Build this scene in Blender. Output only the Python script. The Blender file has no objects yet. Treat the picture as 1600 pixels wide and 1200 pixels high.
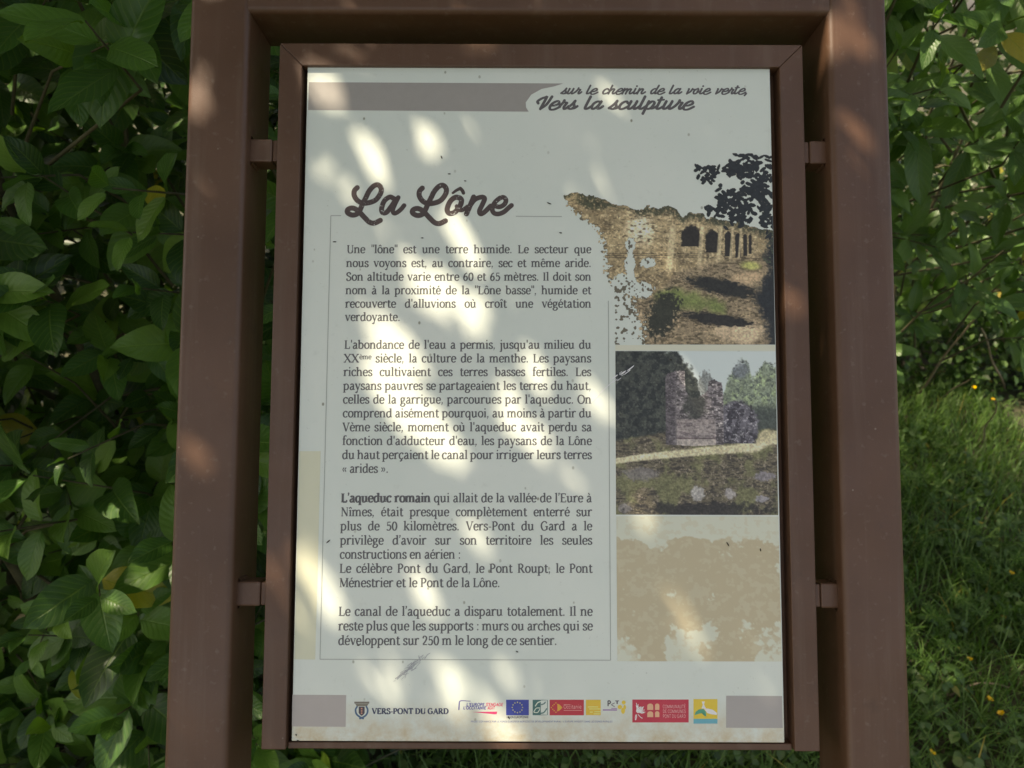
import bpy, bmesh, math, random
import numpy as np
from mathutils import Vector, Matrix
R = math.radians
random.seed(5); rng = np.random.default_rng(5)
SC = bpy.context.scene
COL = SC.collection

# ---------------------------------------------------------------- camera, sky, sun, exposure
FPX = 1202.0                      # focal length in pixels of a 1600 x 1200 picture
TILT = R(30.0)                    # the sign leans back by this much
PITCH = R(30.0 - 4.21)            # the camera looks down by this much
CAM = Vector((0, 0, 1.55))
cam_d = bpy.data.cameras.new('camera'); cam = bpy.data.objects.new('camera', cam_d); COL.objects.link(cam)
cam_d.sensor_width = 36.0; cam_d.lens = FPX / 1600 * 36.0
cam_d.clip_start = 0.02; cam_d.clip_end = 3000
CROT = Matrix.Rotation(math.pi / 2 - PITCH, 3, 'X') @ Matrix.Rotation(R(0.2), 3, 'Z')
cam.matrix_world = Matrix.Translation(CAM) @ CROT.to_4x4()
cam_d.dof.use_dof = True; cam_d.dof.focus_distance = 0.68; cam_d.dof.aperture_fstop = 11.0
SC.camera = cam

SUN = Vector((-0.42, -0.094, 0.897)).normalized()     # direction towards the sun
w = bpy.data.worlds.new('World'); SC.world = w; w.use_nodes = True
nt = w.node_tree; bg = nt.nodes['Background']
sky = nt.nodes.new('ShaderNodeTexSky'); sky.sky_type = 'NISHITA'; sky.sun_disc = False
sky.sun_elevation = math.asin(SUN.z); sky.sun_rotation = math.atan2(SUN.x, SUN.y)
sky.air_density = 0.7; sky.dust_density = 3.0; sky.ozone_density = 0.2
nt.links.new(sky.outputs[0], bg.inputs[0]); bg.inputs[1].default_value = 0.13
sl = bpy.data.lights.new('sun', 'SUN'); sl.energy = 2.8; sl.angle = R(0.53); sl.color = (1.0, 0.985, 0.96)
so = bpy.data.objects.new('sun', sl); COL.objects.link(so); so.location = (-3, -1, 6)
so.rotation_euler = SUN.to_track_quat('Z', 'Y').to_euler()
SC.view_settings.view_transform = 'Standard'; SC.view_settings.look = 'None'
SC.view_settings.exposure = 1.33; SC.view_settings.gamma = 1
SC.view_settings.use_white_balance = True; SC.view_settings.white_balance_temperature = 8900; SC.view_settings.white_balance_tint = 12
SC.cycles.use_denoising = True
SC.cycles.max_bounces = 8; SC.cycles.transparent_max_bounces = 8
SC.cycles.sample_clamp_indirect = 6.0

# ---------------------------------------------------------------- small helpers
def lin(c):
    c = np.asarray(c, float) / 255.0
    return np.where(c <= 0.04045, c / 12.92, ((c + 0.055) / 1.055) ** 2.4)
INK_K = 0.80 / float(lin(168))
def ink(r, g, b):                 # colour as it looks in open shade -> surface colour
    return tuple(float(min(0.88, v)) for v in lin((r, g, b)) * INK_K)

def link(o, parent=None):
    COL.objects.link(o)
    if parent is not None: o.parent = parent
    return o
def tag(o, label=None, cat=None, group=None, kind=None):
    if label: o['label'] = label
    if cat: o['category'] = cat
    if group: o['group'] = group
    if kind: o['kind'] = kind
    return o
def empty(name, loc=(0, 0, 0), parent=None):
    o = bpy.data.objects.new(name, None); o.location = loc; o.empty_display_size = 0.1
    return link(o, parent)
def np_mesh(name, V, F, smooth=False, cols=None, uv=None):
    """V (n,3), F (m,k) with constant k"""
    V = np.asarray(V, np.float32); F = np.asarray(F, np.int32)
    me = bpy.data.meshes.new(name)
    k = F.shape[1]
    me.vertices.add(len(V)); me.vertices.foreach_set('co', V.ravel())
    me.loops.add(F.size); me.loops.foreach_set('vertex_index', F.ravel())
    me.polygons.add(len(F)); me.polygons.foreach_set('loop_start', np.arange(0, F.size, k, dtype=np.int32))
    me.polygons.foreach_set('loop_total', np.full(len(F), k, np.int32))
    me.update(calc_edges=True)
    if smooth: me.polygons.foreach_set('use_smooth', np.ones(len(F), bool))
    if cols is not None:
        a = me.color_attributes.new('Col', 'FLOAT_COLOR', 'POINT')
        c = np.ones((len(V), 4), np.float32); c[:, :3] = cols
        a.data.foreach_set('color', c.ravel())
    if uv is not None:
        l = me.uv_layers.new(name='UVMap')
        l.data.foreach_set('uv', np.asarray(uv, np.float32)[F.ravel()].ravel())
    return me
def mesh_obj(name, V, F, mat, parent=None, **kw):
    me = np_mesh(name, V, F, **kw); me.materials.append(mat)
    return link(bpy.data.objects.new(name, me), parent)
def bm_obj(name, bm, mat, parent=None, smooth=False):
    me = bpy.data.meshes.new(name); bm.normal_update(); bm.to_mesh(me); bm.free()
    if smooth:
        for p in me.polygons: p.use_smooth = True
    me.materials.append(mat)
    return link(bpy.data.objects.new(name, me), parent)
def tube(pts, radii, seg=6):
    """closed tube along pts -> V,F (quads)"""
    pts = [Vector(p) for p in pts]; V = []; F = []
    n = len(pts)
    for i, p in enumerate(pts):
        t = (pts[min(i + 1, n - 1)] - pts[max(i - 1, 0)]).normalized()
        a = t.cross(Vector((0, 0, 1)) if abs(t.z) < 0.9 else Vector((1, 0, 0))).normalized(); b = t.cross(a)
        for k in range(seg):
            an = 2 * math.pi * k / seg
            V.append(p + (a * math.cos(an) + b * math.sin(an)) * radii[i])
    for i in range(n - 1):
        for k in range(seg):
            F.append((i * seg + k, i * seg + (k + 1) % seg, (i + 1) * seg + (k + 1) % seg, (i + 1) * seg + k))
    return [tuple(v) for v in V], F
class Acc:
    def __init__(s): s.V = []; s.F = []; s.n = 0
    def add(s, V, F):
        if len(V) == 0: return
        s.V.append(np.asarray(V, float)); s.F.append(np.asarray(F, int) + s.n); s.n += len(V)
    def get(s): return np.concatenate(s.V), np.concatenate(s.F)
    def obj(s, name, mat, parent=None, **kw):
        V, F = s.get(); return mesh_obj(name, V, F, mat, parent, **kw)

# ---------------------------------------------------------------- materials
def mat_new(name):
    m = bpy.data.materials.new(name); m.use_nodes = True
    nt = m.node_tree; return m, nt, nt.nodes, nt.links, nt.nodes['Principled BSDF']
def N(nodes, typ, **kw):
    n = nodes.new(typ)
    for k, v in kw.items(): setattr(n, k, v)
    return n
def mixcol(nd, lk, fac, a, b, blend='MIX'):
    m = nd.new('ShaderNodeMix'); m.data_type = 'RGBA'; m.blend_type = blend
    for sock, val in ((m.inputs[0], fac), (m.inputs[6], a), (m.inputs[7], b)):
        if hasattr(val, 'is_output'): lk.new(val, sock)
        elif isinstance(val, (int, float)): sock.default_value = val
        else: sock.default_value = (*val, 1)
    return m.outputs[2]
def ramp(nd, lk, src, p0, p1, c0=(0, 0, 0), c1=(1, 1, 1)):
    r = nd.new('ShaderNodeValToRGB'); lk.new(src, r.inputs[0])
    r.color_ramp.elements[0].position = p0; r.color_ramp.elements[1].position = p1
    r.color_ramp.elements[0].color = (*c0, 1); r.color_ramp.elements[1].color = (*c1, 1)
    return r.outputs[0]
def noise(nd, lk, scale, detail=4, vec=None, rough=0.55):
    n = nd.new('ShaderNodeTexNoise'); n.inputs['Scale'].default_value = scale; n.inputs['Detail'].default_value = detail
    n.inputs['Roughness'].default_value = rough
    if vec is not None: lk.new(vec, n.inputs['Vector'])
    return n.outputs[0]
def objco(nd): return nd.new('ShaderNodeTexCoord').outputs['Object']

def paint_mat():
    m, nt, nd, lk, p = mat_new('brown_powder_coat')
    co = objco(nd)
    big = noise(nd, lk, 9, 5, co)
    c = mixcol(nd, lk, ramp(nd, lk, big, 0.3, 0.75), (0.098, 0.048, 0.026), (0.140, 0.072, 0.042))
    sp = nd.new('ShaderNodeTexVoronoi'); sp.inputs['Scale'].default_value = 55; lk.new(co, sp.inputs['Vector'])
    sp2 = noise(nd, lk, 30, 2, co)
    spm = nd.new('ShaderNodeMath'); spm.operation = 'MULTIPLY'
    lk.new(ramp(nd, lk, sp.outputs['Distance'], 0.03, 0.06, (1, 1, 1), (0, 0, 0)), spm.inputs[0])
    lk.new(ramp(nd, lk, sp2, 0.6, 0.66), spm.inputs[1])
    c = mixcol(nd, lk, spm.outputs[0], c, (0.33, 0.28, 0.22))
    st_ = nd.new('ShaderNodeVectorMath'); st_.operation = 'MULTIPLY'; st_.inputs[1].default_value = (60, 3, 60); lk.new(co, st_.inputs[0])
    stn = noise(nd, lk, 1.0, 5, st_.outputs[0], 0.6)
    c = mixcol(nd, lk, ramp(nd, lk, stn, 0.52, 0.78, (0, 0, 0), (0.38,) * 3), c, (0.20, 0.145, 0.105))
    blot = noise(nd, lk, 26, 6, co, 0.72)
    c = mixcol(nd, lk, ramp(nd, lk, blot, 0.58, 0.72, (0, 0, 0), (0.45,) * 3), c, (0.075, 0.045, 0.030))
    dust = noise(nd, lk, 160, 3, co)
    c = mixcol(nd, lk, ramp(nd, lk, dust, 0.62, 0.8, (0, 0, 0), (0.35, 0.35, 0.35)), c, (0.24, 0.19, 0.15))
    lk.new(c, p.inputs['Base Color'])
    lk.new(ramp(nd, lk, noise(nd, lk, 14, 4, co), 0.3, 0.8, (0.38,) * 3, (0.58,) * 3), p.inputs['Roughness'])
    b = nd.new('ShaderNodeBump'); b.inputs['Strength'].default_value = 0.18; b.inputs['Distance'].default_value = 0.0006
    lk.new(noise(nd, lk, 900, 2, co), b.inputs['Height']); lk.new(b.outputs[0], p.inputs['Normal'])
    return m
def board_mat():
    """white laminate with dirt specks and a grimy lower edge"""
    m, nt, nd, lk, p = mat_new('printed_white_laminate')
    co = objco(nd)
    c = mixcol(nd, lk, ramp(nd, lk, noise(nd, lk, 6, 4, co), 0.3, 0.7), ink(161, 169, 161), ink(170, 176, 167))
    n1 = noise(nd, lk, 70, 6, co, 0.7)
    c = mixcol(nd, lk, ramp(nd, lk, n1, 0.60, 0.78, (0, 0, 0), (0.35, 0.35, 0.35)), c, ink(140, 146, 136))
    v = nd.new('ShaderNodeTexVoronoi'); v.inputs['Scale'].default_value = 95; v.inputs['Randomness'].default_value = 1
    wv = nd.new('ShaderNodeVectorMath'); wv.operation = 'MULTIPLY'; wv.inputs[1].default_value = (1, 0.75, 1)
    lk.new(co, wv.inputs[0]); lk.new(wv.outputs[0], v.inputs['Vector'])
    hs = nd.new('ShaderNodeSeparateColor'); lk.new(v.outputs['Color'], hs.inputs[0])
    k = nd.new('ShaderNodeMath'); k.operation = 'MULTIPLY'
    lk.new(ramp(nd, lk, v.outputs['Distance'], 0.07, 0.13, (1, 1, 1), (0, 0, 0)), k.inputs[0])
    lk.new(ramp(nd, lk, hs.outputs[0], 0.80, 0.98), k.inputs[1])
    c = mixcol(nd, lk, k.outputs[0], c, ink(112, 114, 100))
    fine = noise(nd, lk, 240, 5, co, 0.75); wh = noise(nd, lk, 11, 3, co)
    k2 = nd.new('ShaderNodeMath'); k2.operation = 'MULTIPLY'; lk.new(ramp(nd, lk, fine, 0.63, 0.71), k2.inputs[0]); lk.new(ramp(nd, lk, wh, 0.42, 0.62, (0.1,) * 3, (0.6,) * 3), k2.inputs[1])
    c = mixcol(nd, lk, k2.outputs[0], c, ink(118, 122, 110))
    # grime gathered along the lower edge
    sx = nd.new('ShaderNodeSeparateXYZ'); lk.new(co, sx.inputs[0])
    g = nd.new('ShaderNodeMapRange'); lk.new(sx.outputs[1], g.inputs[0])
    g.inputs[1].default_value = -0.298; g.inputs[2].default_value = -0.262; g.inputs[3].default_value = 1; g.inputs[4].default_value = 0
    gm = nd.new('ShaderNodeMath'); gm.operation = 'MULTIPLY'; lk.new(g.outputs[0], gm.inputs[0])
    lk.new(ramp(nd, lk, noise(nd, lk, 60, 5, co, 0.7), 0.32, 0.72), gm.inputs[1])
    c = mixcol(nd, lk, gm.outputs[0], c, ink(150, 134, 100))
    lk.new(c, p.inputs['Base Color'])
    lk.new(ramp(nd, lk, n1, 0.3, 0.8, (0.28,) * 3, (0.5,) * 3), p.inputs['Roughness'])
    return m
INKS = {}
def ink_mat(rgb, wear=0.0):
    key = (rgb, wear)
    if key in INKS: return INKS[key]
    m, nt, nd, lk, p = mat_new('ink_%d_%d_%d' % rgb)
    co = objco(nd); base = ink(*rgb)
    c = mixcol(nd, lk, ramp(nd, lk, noise(nd, lk, 120, 4, co), 0.35, 0.75, (0, 0, 0), (0.22,) * 3), base, ink(*[int(x + (165 - x) * 0.25) for x in rgb]))
    if wear:
        n = noise(nd, lk, 420, 3, co, 0.7)
        n2 = noise(nd, lk, 45, 2, co)
        k = nd.new('ShaderNodeMath'); k.operation = 'MULTIPLY'
        lk.new(ramp(nd, lk, n, 0.60, 0.66), k.inputs[0]); lk.new(ramp(nd, lk, n2, 0.50, 0.60), k.inputs[1])
        c = mixcol(nd, lk, k.outputs[0], c, ink(150, 154, 148))
    lk.new(c, p.inputs['Base Color']); p.inputs['Roughness'].default_value = 0.4
    INKS[key] = m; return m
def col_mat(name='printed_picture'):
    m, nt, nd, lk, p = mat_new(name)
    a = nd.new('ShaderNodeAttribute'); a.attribute_name = 'Col'
    lk.new(a.outputs['Color'], p.inputs['Base Color']); p.inputs['Roughness'].default_value = 0.4
    return m
def leaf_mat(name, dark, mid, light, trans=0.28, rough=0.38, veins=True):
    m, nt, nd, lk, p = mat_new(name)
    oi = nd.new('ShaderNodeObjectInfo'); ge = nd.new('ShaderNodeNewGeometry')
    ad = nd.new('ShaderNodeMath'); ad.operation = 'ADD'; lk.new(oi.outputs['Random'], ad.inputs[0]); lk.new(ge.outputs['Random Per Island'], ad.inputs[1])
    fr = nd.new('ShaderNodeMath'); fr.operation = 'FRACT'; lk.new(ad.outputs[0], fr.inputs[0])
    r = nd.new('ShaderNodeValToRGB'); lk.new(fr.outputs[0], r.inputs[0])
    e = r.color_ramp.elements; e[0].position = 0.0; e[0].color = (*dark, 1); e[1].position = 0.985; e[1].color = (*light, 1)
    x = e.new(0.55); x.color = (*mid, 1)
    y = e.new(0.9965); y.color = (light[0] * 2.6, light[1] * 1.25, light[2] * 0.8, 1)
    c = r.outputs[0]
    if veins:
        uv = nd.new('ShaderNodeUVMap'); s = nd.new('ShaderNodeSeparateXYZ'); lk.new(uv.outputs[0], s.inputs[0])
        ab = nd.new('ShaderNodeMath'); ab.operation = 'ABSOLUTE'
        o5 = nd.new('ShaderNodeMath'); o5.operation = 'SUBTRACT'; lk.new(s.outputs[0], o5.inputs[0]); o5.inputs[1].default_value = 0.5
        lk.new(o5.outputs[0], ab.inputs[0])
        # lateral veins sweep forward from the midrib
        t = nd.new('ShaderNodeMath'); t.operation = 'MULTIPLY_ADD'; lk.new(ab.outputs[0], t.inputs[0]); t.inputs[1].default_value = -0.55; lk.new(s.outputs[1], t.inputs[2])
        f = nd.new('ShaderNodeMath'); f.operation = 'MULTIPLY'; lk.new(t.outputs[0], f.inputs[0]); f.inputs[1].default_value = 9
        fc = nd.new('ShaderNodeMath'); fc.operation = 'FRACT'; lk.new(f.outputs[0], fc.inputs[0])
        pp = nd.new('ShaderNodeMath'); pp.operation = 'PINGPONG'; lk.new(fc.outputs[0], pp.inputs[0]); pp.inputs[1].default_value = 0.5
        lat = ramp(nd, lk, pp.outputs[0], 0.0, 0.09, (1, 1, 1), (0, 0, 0))
        mid_ = ramp(nd, lk, ab.outputs[0], 0.008, 0.03, (1, 1, 1), (0, 0, 0))
        mx = nd.new('ShaderNodeMath'); mx.operation = 'MAXIMUM'; lk.new(mid_, mx.inputs[0]); lk.new(lat, mx.inputs[1])
        vf = nd.new('ShaderNodeMath'); vf.operation = 'MULTIPLY'; lk.new(mx.outputs[0], vf.inputs[0]); vf.inputs[1].default_value = 0.32
        c = mixcol(nd, lk, vf.outputs[0], c, (light[0] * 1.5, light[1] * 1.25, light[2] * 1.4))
        b = nd.new('ShaderNodeBump'); b.inputs['Strength'].default_value = 0.45; b.inputs['Distance'].default_value = 0.002; b.invert = True
        hn = nd.new('ShaderNodeMath'); hn.operation = 'MULTIPLY_ADD'; lk.new(pp.outputs[0], hn.inputs[0]); hn.inputs[1].default_value = -0.8; lk.new(mid_, hn.inputs[2])
        lk.new(hn.outputs[0], b.inputs['Height']); lk.new(b.outputs[0], p.inputs['Normal'])
    nz = noise(nd, lk, 60, 3, objco(nd))
    c = mixcol(nd, lk, 0.35, c, mixcol(nd, lk, nz, (0.35,) * 3, (1.6,) * 3), 'MULTIPLY')
    lk.new(c, p.inputs['Base Color']); p.inputs['Roughness'].default_value = rough
    p.inputs['Specular IOR Level'].default_value = 0.45
    tr = nd.new('ShaderNodeBsdfTranslucent')
    tc = mixcol(nd, lk, 1.0, c, (1.5, 1.7, 0.5), 'MULTIPLY'); lk.new(tc, tr.inputs[0])
    ms = nd.new('ShaderNodeMixShader'); ms.inputs[0].default_value = trans
    lk.new(p.outputs[0], ms.inputs[1]); lk.new(tr.outputs[0], ms.inputs[2])
    lk.new(ms.outputs[0], nd['Material Output'].inputs[0])
    return m
def plain_mat(name, c0, c1, scale=30, rough=0.8, bump=0.0):
    m, nt, nd, lk, p = mat_new(name); co = objco(nd)
    n = noise(nd, lk, scale, 5, co)
    lk.new(mixcol(nd, lk, ramp(nd, lk, n, 0.3, 0.7), c0, c1), p.inputs['Base Color']); p.inputs['Roughness'].default_value = rough
    if bump:
        b = nd.new('ShaderNodeBump'); b.inputs['Strength'].default_value = bump; b.inputs['Distance'].default_value = 0.01
        lk.new(n, b.inputs['Height']); lk.new(b.outputs[0], p.inputs['Normal'])
    return m
M_PAINT = paint_mat(); M_BOARD = board_mat(); M_PIC = col_mat()
M_LEAF = leaf_mat('viburnum_leaf', (0.022, 0.070, 0.014), (0.062, 0.165, 0.028), (0.145, 0.285, 0.045), rough=0.40)
M_LEAF2 = leaf_mat('pale_young_leaf', (0.055, 0.130, 0.030), (0.095, 0.205, 0.050), (0.160, 0.290, 0.085))
M_SMALL = leaf_mat('small_leaf', (0.036, 0.080, 0.022), (0.075, 0.155, 0.042), (0.140, 0.230, 0.070), veins=False)
M_TREE = leaf_mat('oak_leaf', (0.02, 0.05, 0.015), (0.035, 0.08, 0.02), (0.06, 0.12, 0.03), trans=0.35, veins=False)
M_GRASS = leaf_mat('grass_blade', (0.055, 0.130, 0.026), (0.100, 0.210, 0.044), (0.170, 0.280, 0.080), rough=0.5, trans=0.35, veins=False)
M_BARK = plain_mat('bark', (0.06, 0.045, 0.03), (0.14, 0.11, 0.08), 25, 0.9, 0.6)
M_TWIG = plain_mat('twig_bark', (0.055, 0.055, 0.026), (0.13, 0.12, 0.06), 40, 0.8)
M_DRY = plain_mat('dry_stalk', (0.22, 0.17, 0.11), (0.36, 0.29, 0.20), 40, 0.8)
M_SOIL = plain_mat('soil', (0.032, 0.040, 0.016), (0.080, 0.075, 0.040), 9, 0.95, 0.8)
M_STONE = plain_mat('stone', (0.13, 0.11, 0.085), (0.26, 0.225, 0.18), 18, 0.9, 0.6)
M_YELLOW = plain_mat('yellow_petal', (0.75, 0.46, 0.01), (0.85, 0.58, 0.02), 60, 0.4)
# ---------------------------------------------------------------- the ground
gx = np.concatenate([[-900, -200, -40, -10], np.linspace(-4, 4, 61), [10, 40, 200, 900]])
gy = np.concatenate([[-900, -200, -40, -10], np.linspace(-4, 6, 71), [10, 40, 200, 900]])
def ground_z(x, y):
    near = np.exp(-((x / 3.0) ** 2 + ((y - 1.5) / 3.0) ** 2))
    z = 0.03 * np.sin(x * 2.3 + 1) * np.cos(y * 1.9) + 0.015 * np.sin(x * 6.1) * np.sin(y * 5.3 + 2)
    bank = 0.16 / (1 + np.exp(-(y - 2.55 - 0.1 * np.sin(x * 3)) * 9))       # low bank at the foot of the shrubs
    return (z + bank) * near
X, Y = np.meshgrid(gx, gy); GV = np.stack([X.ravel(), Y.ravel(), ground_z(X, Y).ravel()], 1)
nx, ny = len(gx), len(gy)
ii = (np.arange(ny - 1)[:, None] * nx + np.arange(nx - 1)[None]).ravel()
tag(mesh_obj('ground', GV, np.stack([ii, ii + 1, ii + nx + 1, ii + nx], 1), M_SOIL, smooth=True), kind='structure')

# ---------------------------------------------------------------- the sign: local axes u (right), v (up the board), w (out of it)
F_ = Vector((0, math.cos(PITCH), -math.sin(PITCH))); UP_ = Vector((0, math.sin(PITCH), math.cos(PITCH)))
SIGN_C = CAM + F_ * 0.67835 - UP_ * 0.00795 + Vector((0.0231, 0, 0))
SIGN_R = Matrix.Rotation(math.pi / 2 - TILT, 3, 'X')
AX_U, AX_V, AX_N = SIGN_R.col[0].copy(), SIGN_R.col[1].copy(), SIGN_R.col[2].copy()
def P(x, y, w=0.0):               # where the line of sight through a picture point meets the plane w of the sign
    d = CROT @ Vector(((x - 800) / FPX, -(y - 600) / FPX, -1))
    t = ((SIGN_C + AX_N * w) - CAM).dot(AX_N) / d.dot(AX_N)
    q = CAM + d * t - SIGN_C
    return (q.dot(AX_U), q.dot(AX_V))
PX = 0.67835 / FPX                # metres on the board for one picture pixel

BASE = Vector((SIGN_C.x, 0.43, 0.0))
sign = empty('information_sign', BASE)
tag(sign, 'brown metal framed information sign about La Lône leaning back before the hedge', 'sign')
SM = Matrix.Translation(SIGN_C - BASE) @ SIGN_R.to_4x4()
def place(o): o.matrix_local = SM; return o

def prism(poly, w0, w1, bevel=0.0, seg=2):
    bm = bmesh.new()
    lo = [bm.verts.new((x, y, w0)) for x, y in poly]; hi = [bm.verts.new((x, y, w1)) for x, y in poly]
    n = len(poly)
    bm.faces.new(lo[::-1]); bm.faces.new(hi)
    for i in range(n): bm.faces.new((lo[i], lo[(i + 1) % n], hi[(i + 1) % n], hi[i]))
    bmesh.ops.recalc_face_normals(bm, faces=bm.faces[:])
    if bevel: bmesh.ops.bevel(bm, geom=bm.edges[:], offset=bevel, segments=seg, affect='EDGES', profile=0.5)
    return bm
def rect(u0, v0, u1, v1): return [(u0, v0), (u1, v0), (u1, v1), (u0, v1)]
def rounded(wd, dp, r, seg=5):
    pts = []
    for cx, cy, a0 in ((wd / 2 - r, dp / 2 - r, 0), (-wd / 2 + r, dp / 2 - r, 90), (-wd / 2 + r, -dp / 2 + r, 180), (wd / 2 - r, -dp / 2 + r, 270)):
        for k in range(seg + 1):
            a = R(a0 + 90 * k / seg); pts.append((cx + r * math.cos(a), cy + r * math.sin(a)))
    return pts
def sweep(profile, frames):
    """frames: list of (centre, axis a, axis b) ; profile points are a*x + b*y"""
    V = []; F = []; n = len(profile)
    for c, a, b in frames:
        for x, y in profile: V.append(tuple(c + a * x + b * y))
    for i in range(len(frames) - 1):
        for k in range(n): F.append((i * n + k, i * n + (k + 1) % n, (i + 1) * n + (k + 1) % n, (i + 1) * n + k))
    bm = bmesh.new(); vs = [bm.verts.new(v) for v in V]
    for f in F: bm.faces.new([vs[i] for i in f])
    bm.faces.new(vs[:n][::-1]); bm.faces.new(vs[-n:])
    bmesh.ops.recalc_face_normals(bm, faces=bm.faces[:])
    return bm
def flat_smooth(o, ang=35):
    me = o.data
    for p in me.polygons: p.use_smooth = True
    me.set_sharp_from_angle(angle=R(ang)) if hasattr(me, 'set_sharp_from_angle') else None

POST_W, POST_D, WF = 0.0535, 0.066, 0.014       # square tube; front face WF proud of the board
uL = P(275.5, 600, WF)[0] + POST_W / 2; uR = P(1406, 600, WF)[0] - POST_W / 2
vBeam = P(841, 19, WF)[1]                        # lower front edge of the cross beam
vTop = vBeam + 0.056
wc = WF - POST_D / 2
prof = rounded(POST_W, POST_D, 0.0055)
for u in (uL, uR):
    fr = []
    X3, Z3 = Vector((1, 0, 0)), Vector((0, 0, 1))
    vb = -0.43                                   # below this the post bends upright
    for v in (vTop, 0.2, 0.0, -0.2, vb): fr.append((Vector((u, v, wc)), X3, Z3))
    # bend: in sign axes the world's down direction is (0,-cos t,-sin t)
    Rb = 0.10
    for k in range(1, 7):
        a = TILT * k / 6
        c = Vector((u, vb - Rb * math.sin(a), wc - Rb * (1 - math.cos(a))))
        fr.append((c, X3, Vector((0, -math.sin(a), math.cos(a)))))
    last = fr[-1][0]; dn = Vector((0, -math.cos(TILT), -math.sin(TILT)))
    hz = (SIGN_C + AX_V * last.y + AX_N * last.z).z
    fr.append((last + dn * (hz + 0.12), X3, fr[-1][2]))
    o = place(bm_obj('post', sweep(prof, fr), M_PAINT, sign)); flat_smooth(o)
# cross beam butted between the posts
bh = vTop - vBeam
profb = rounded(bh, POST_D - 0.0008, 0.0055)
fr = [(Vector((u, vBeam + bh / 2, wc)), Vector((0, 1, 0)), Vector((0, 0, 1))) for u in np.linspace(uL + POST_W / 2 - 0.002, uR - POST_W / 2 + 0.002, 6)]
o = place(bm_obj('cross_beam', sweep(profb, fr), M_PAINT, sign)); flat_smooth(o)

# the inner frame that carries the board
WR = 0.004                                       # its front face
def line_u(p0, p1, v):                            # u on the line through two picture points at height v (plane WR)
    a, b = P(*p0, WR), P(*p1, WR); t = (v - a[1]) / (b[1] - a[1]); return a[0] + (b[0] - a[0]) * t
vt_out = P(841, 68.5, WR)[1]; vt_in = P(841, 103.5, WR)[1]; vb_side = P(841, 1173, WR)[1]
ul_out = P(423, 600, WR)[0]; ul_in = P(460, 600, WR)[0]; ur_in = P(1229, 600, WR)[0]; ur_out = P(1267, 600, WR)[0]
g = 0.0003
rail_polys = [
    [(ul_out, vb_side), (ul_in, vb_side), (ul_in, vt_in - g), (ul_out, vt_out - g)],
    [(ur_in, vb_side), (ur_out, vb_side), (ur_out, vt_out - g), (ur_in, vt_in - g)],
    [(ul_out, vt_out), (ul_in, vt_in), (ur_in, vt_in), (ur_out, vt_out)]]
for poly in rail_polys:
    o = place(bm_obj('frame_rail', prism(poly, -0.016, WR, 0.0008), M_PAINT, sign))
vb0 = P(841, 1171, -0.002)[1]; vb1 = P(841, 1160.5, -0.002)[1]
place(bm_obj('frame_rail', prism(rect(ul_in + .0003, vb0, ur_in - .0003, vb1), -0.016, -0.0015, 0.0008), M_PAINT, sign))
place(bm_obj('backing_sheet', prism(rect(ul_in - 0.004, vb1 - 0.002, ur_in + 0.004, vt_in + 0.004), -0.0158, -0.0130), M_PAINT, sign))
# short square stubs that hold the inner frame between the posts, each with its weld seam
for yc in (237, 929):
    for side in (-1, 1):
        vc = P(841, yc, 0)[1]
        ua, ub = (uL + POST_W / 2 - 0.004, ul_out) if side < 0 else (ur_out, uR - POST_W / 2 + 0.004)
        um = ub - 0.0052 if side < 0 else ua + 0.0052
        b0, b1 = (ua, um) if side < 0 else (um, ub)
        o = place(bm_obj('bracket', prism(rect(b0, vc - .0105, b1, vc + .0105) , -0.021, 0.0015, 0.0016), M_PAINT, sign))
        e0, e1 = (um + 0.0004, ub) if side < 0 else (ua, um - 0.0004)
        sp = bm_obj('spacer', prism(rect(e0, vc - .0098, e1, vc + .0098), -0.020, 0.0005, 0.001), M_PAINT, o)
        acc = Acc(); wu = (uL + POST_W / 2) if side < 0 else (uR - POST_W / 2)
        for sv in (-1, 1):
            V, F = tube([(wu - side * 0.0003, vc + sv * 0.0108, wz) for wz in np.linspace(-0.019, 0.001, 8)], [0.002 + 0.0007 * math.sin(k * 2.2) for k in range(8)], 6); acc.add(V, F)
        acc.obj('weld_bead', M_PAINT, o, smooth=True)

# the board
pl, pr = P(469, 600)[0], P(1213.5, 600)[0]; pt, pb = P(842, 106)[1], P(840, 1159)[1]
panel = place(bm_obj('panel', prism(rect(pl, pb, pr, pt), -0.003, 0.0, 0.0003, 1), M_BOARD, sign))
tag(panel, 'white printed board with brown lettering and two photographs')

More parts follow.
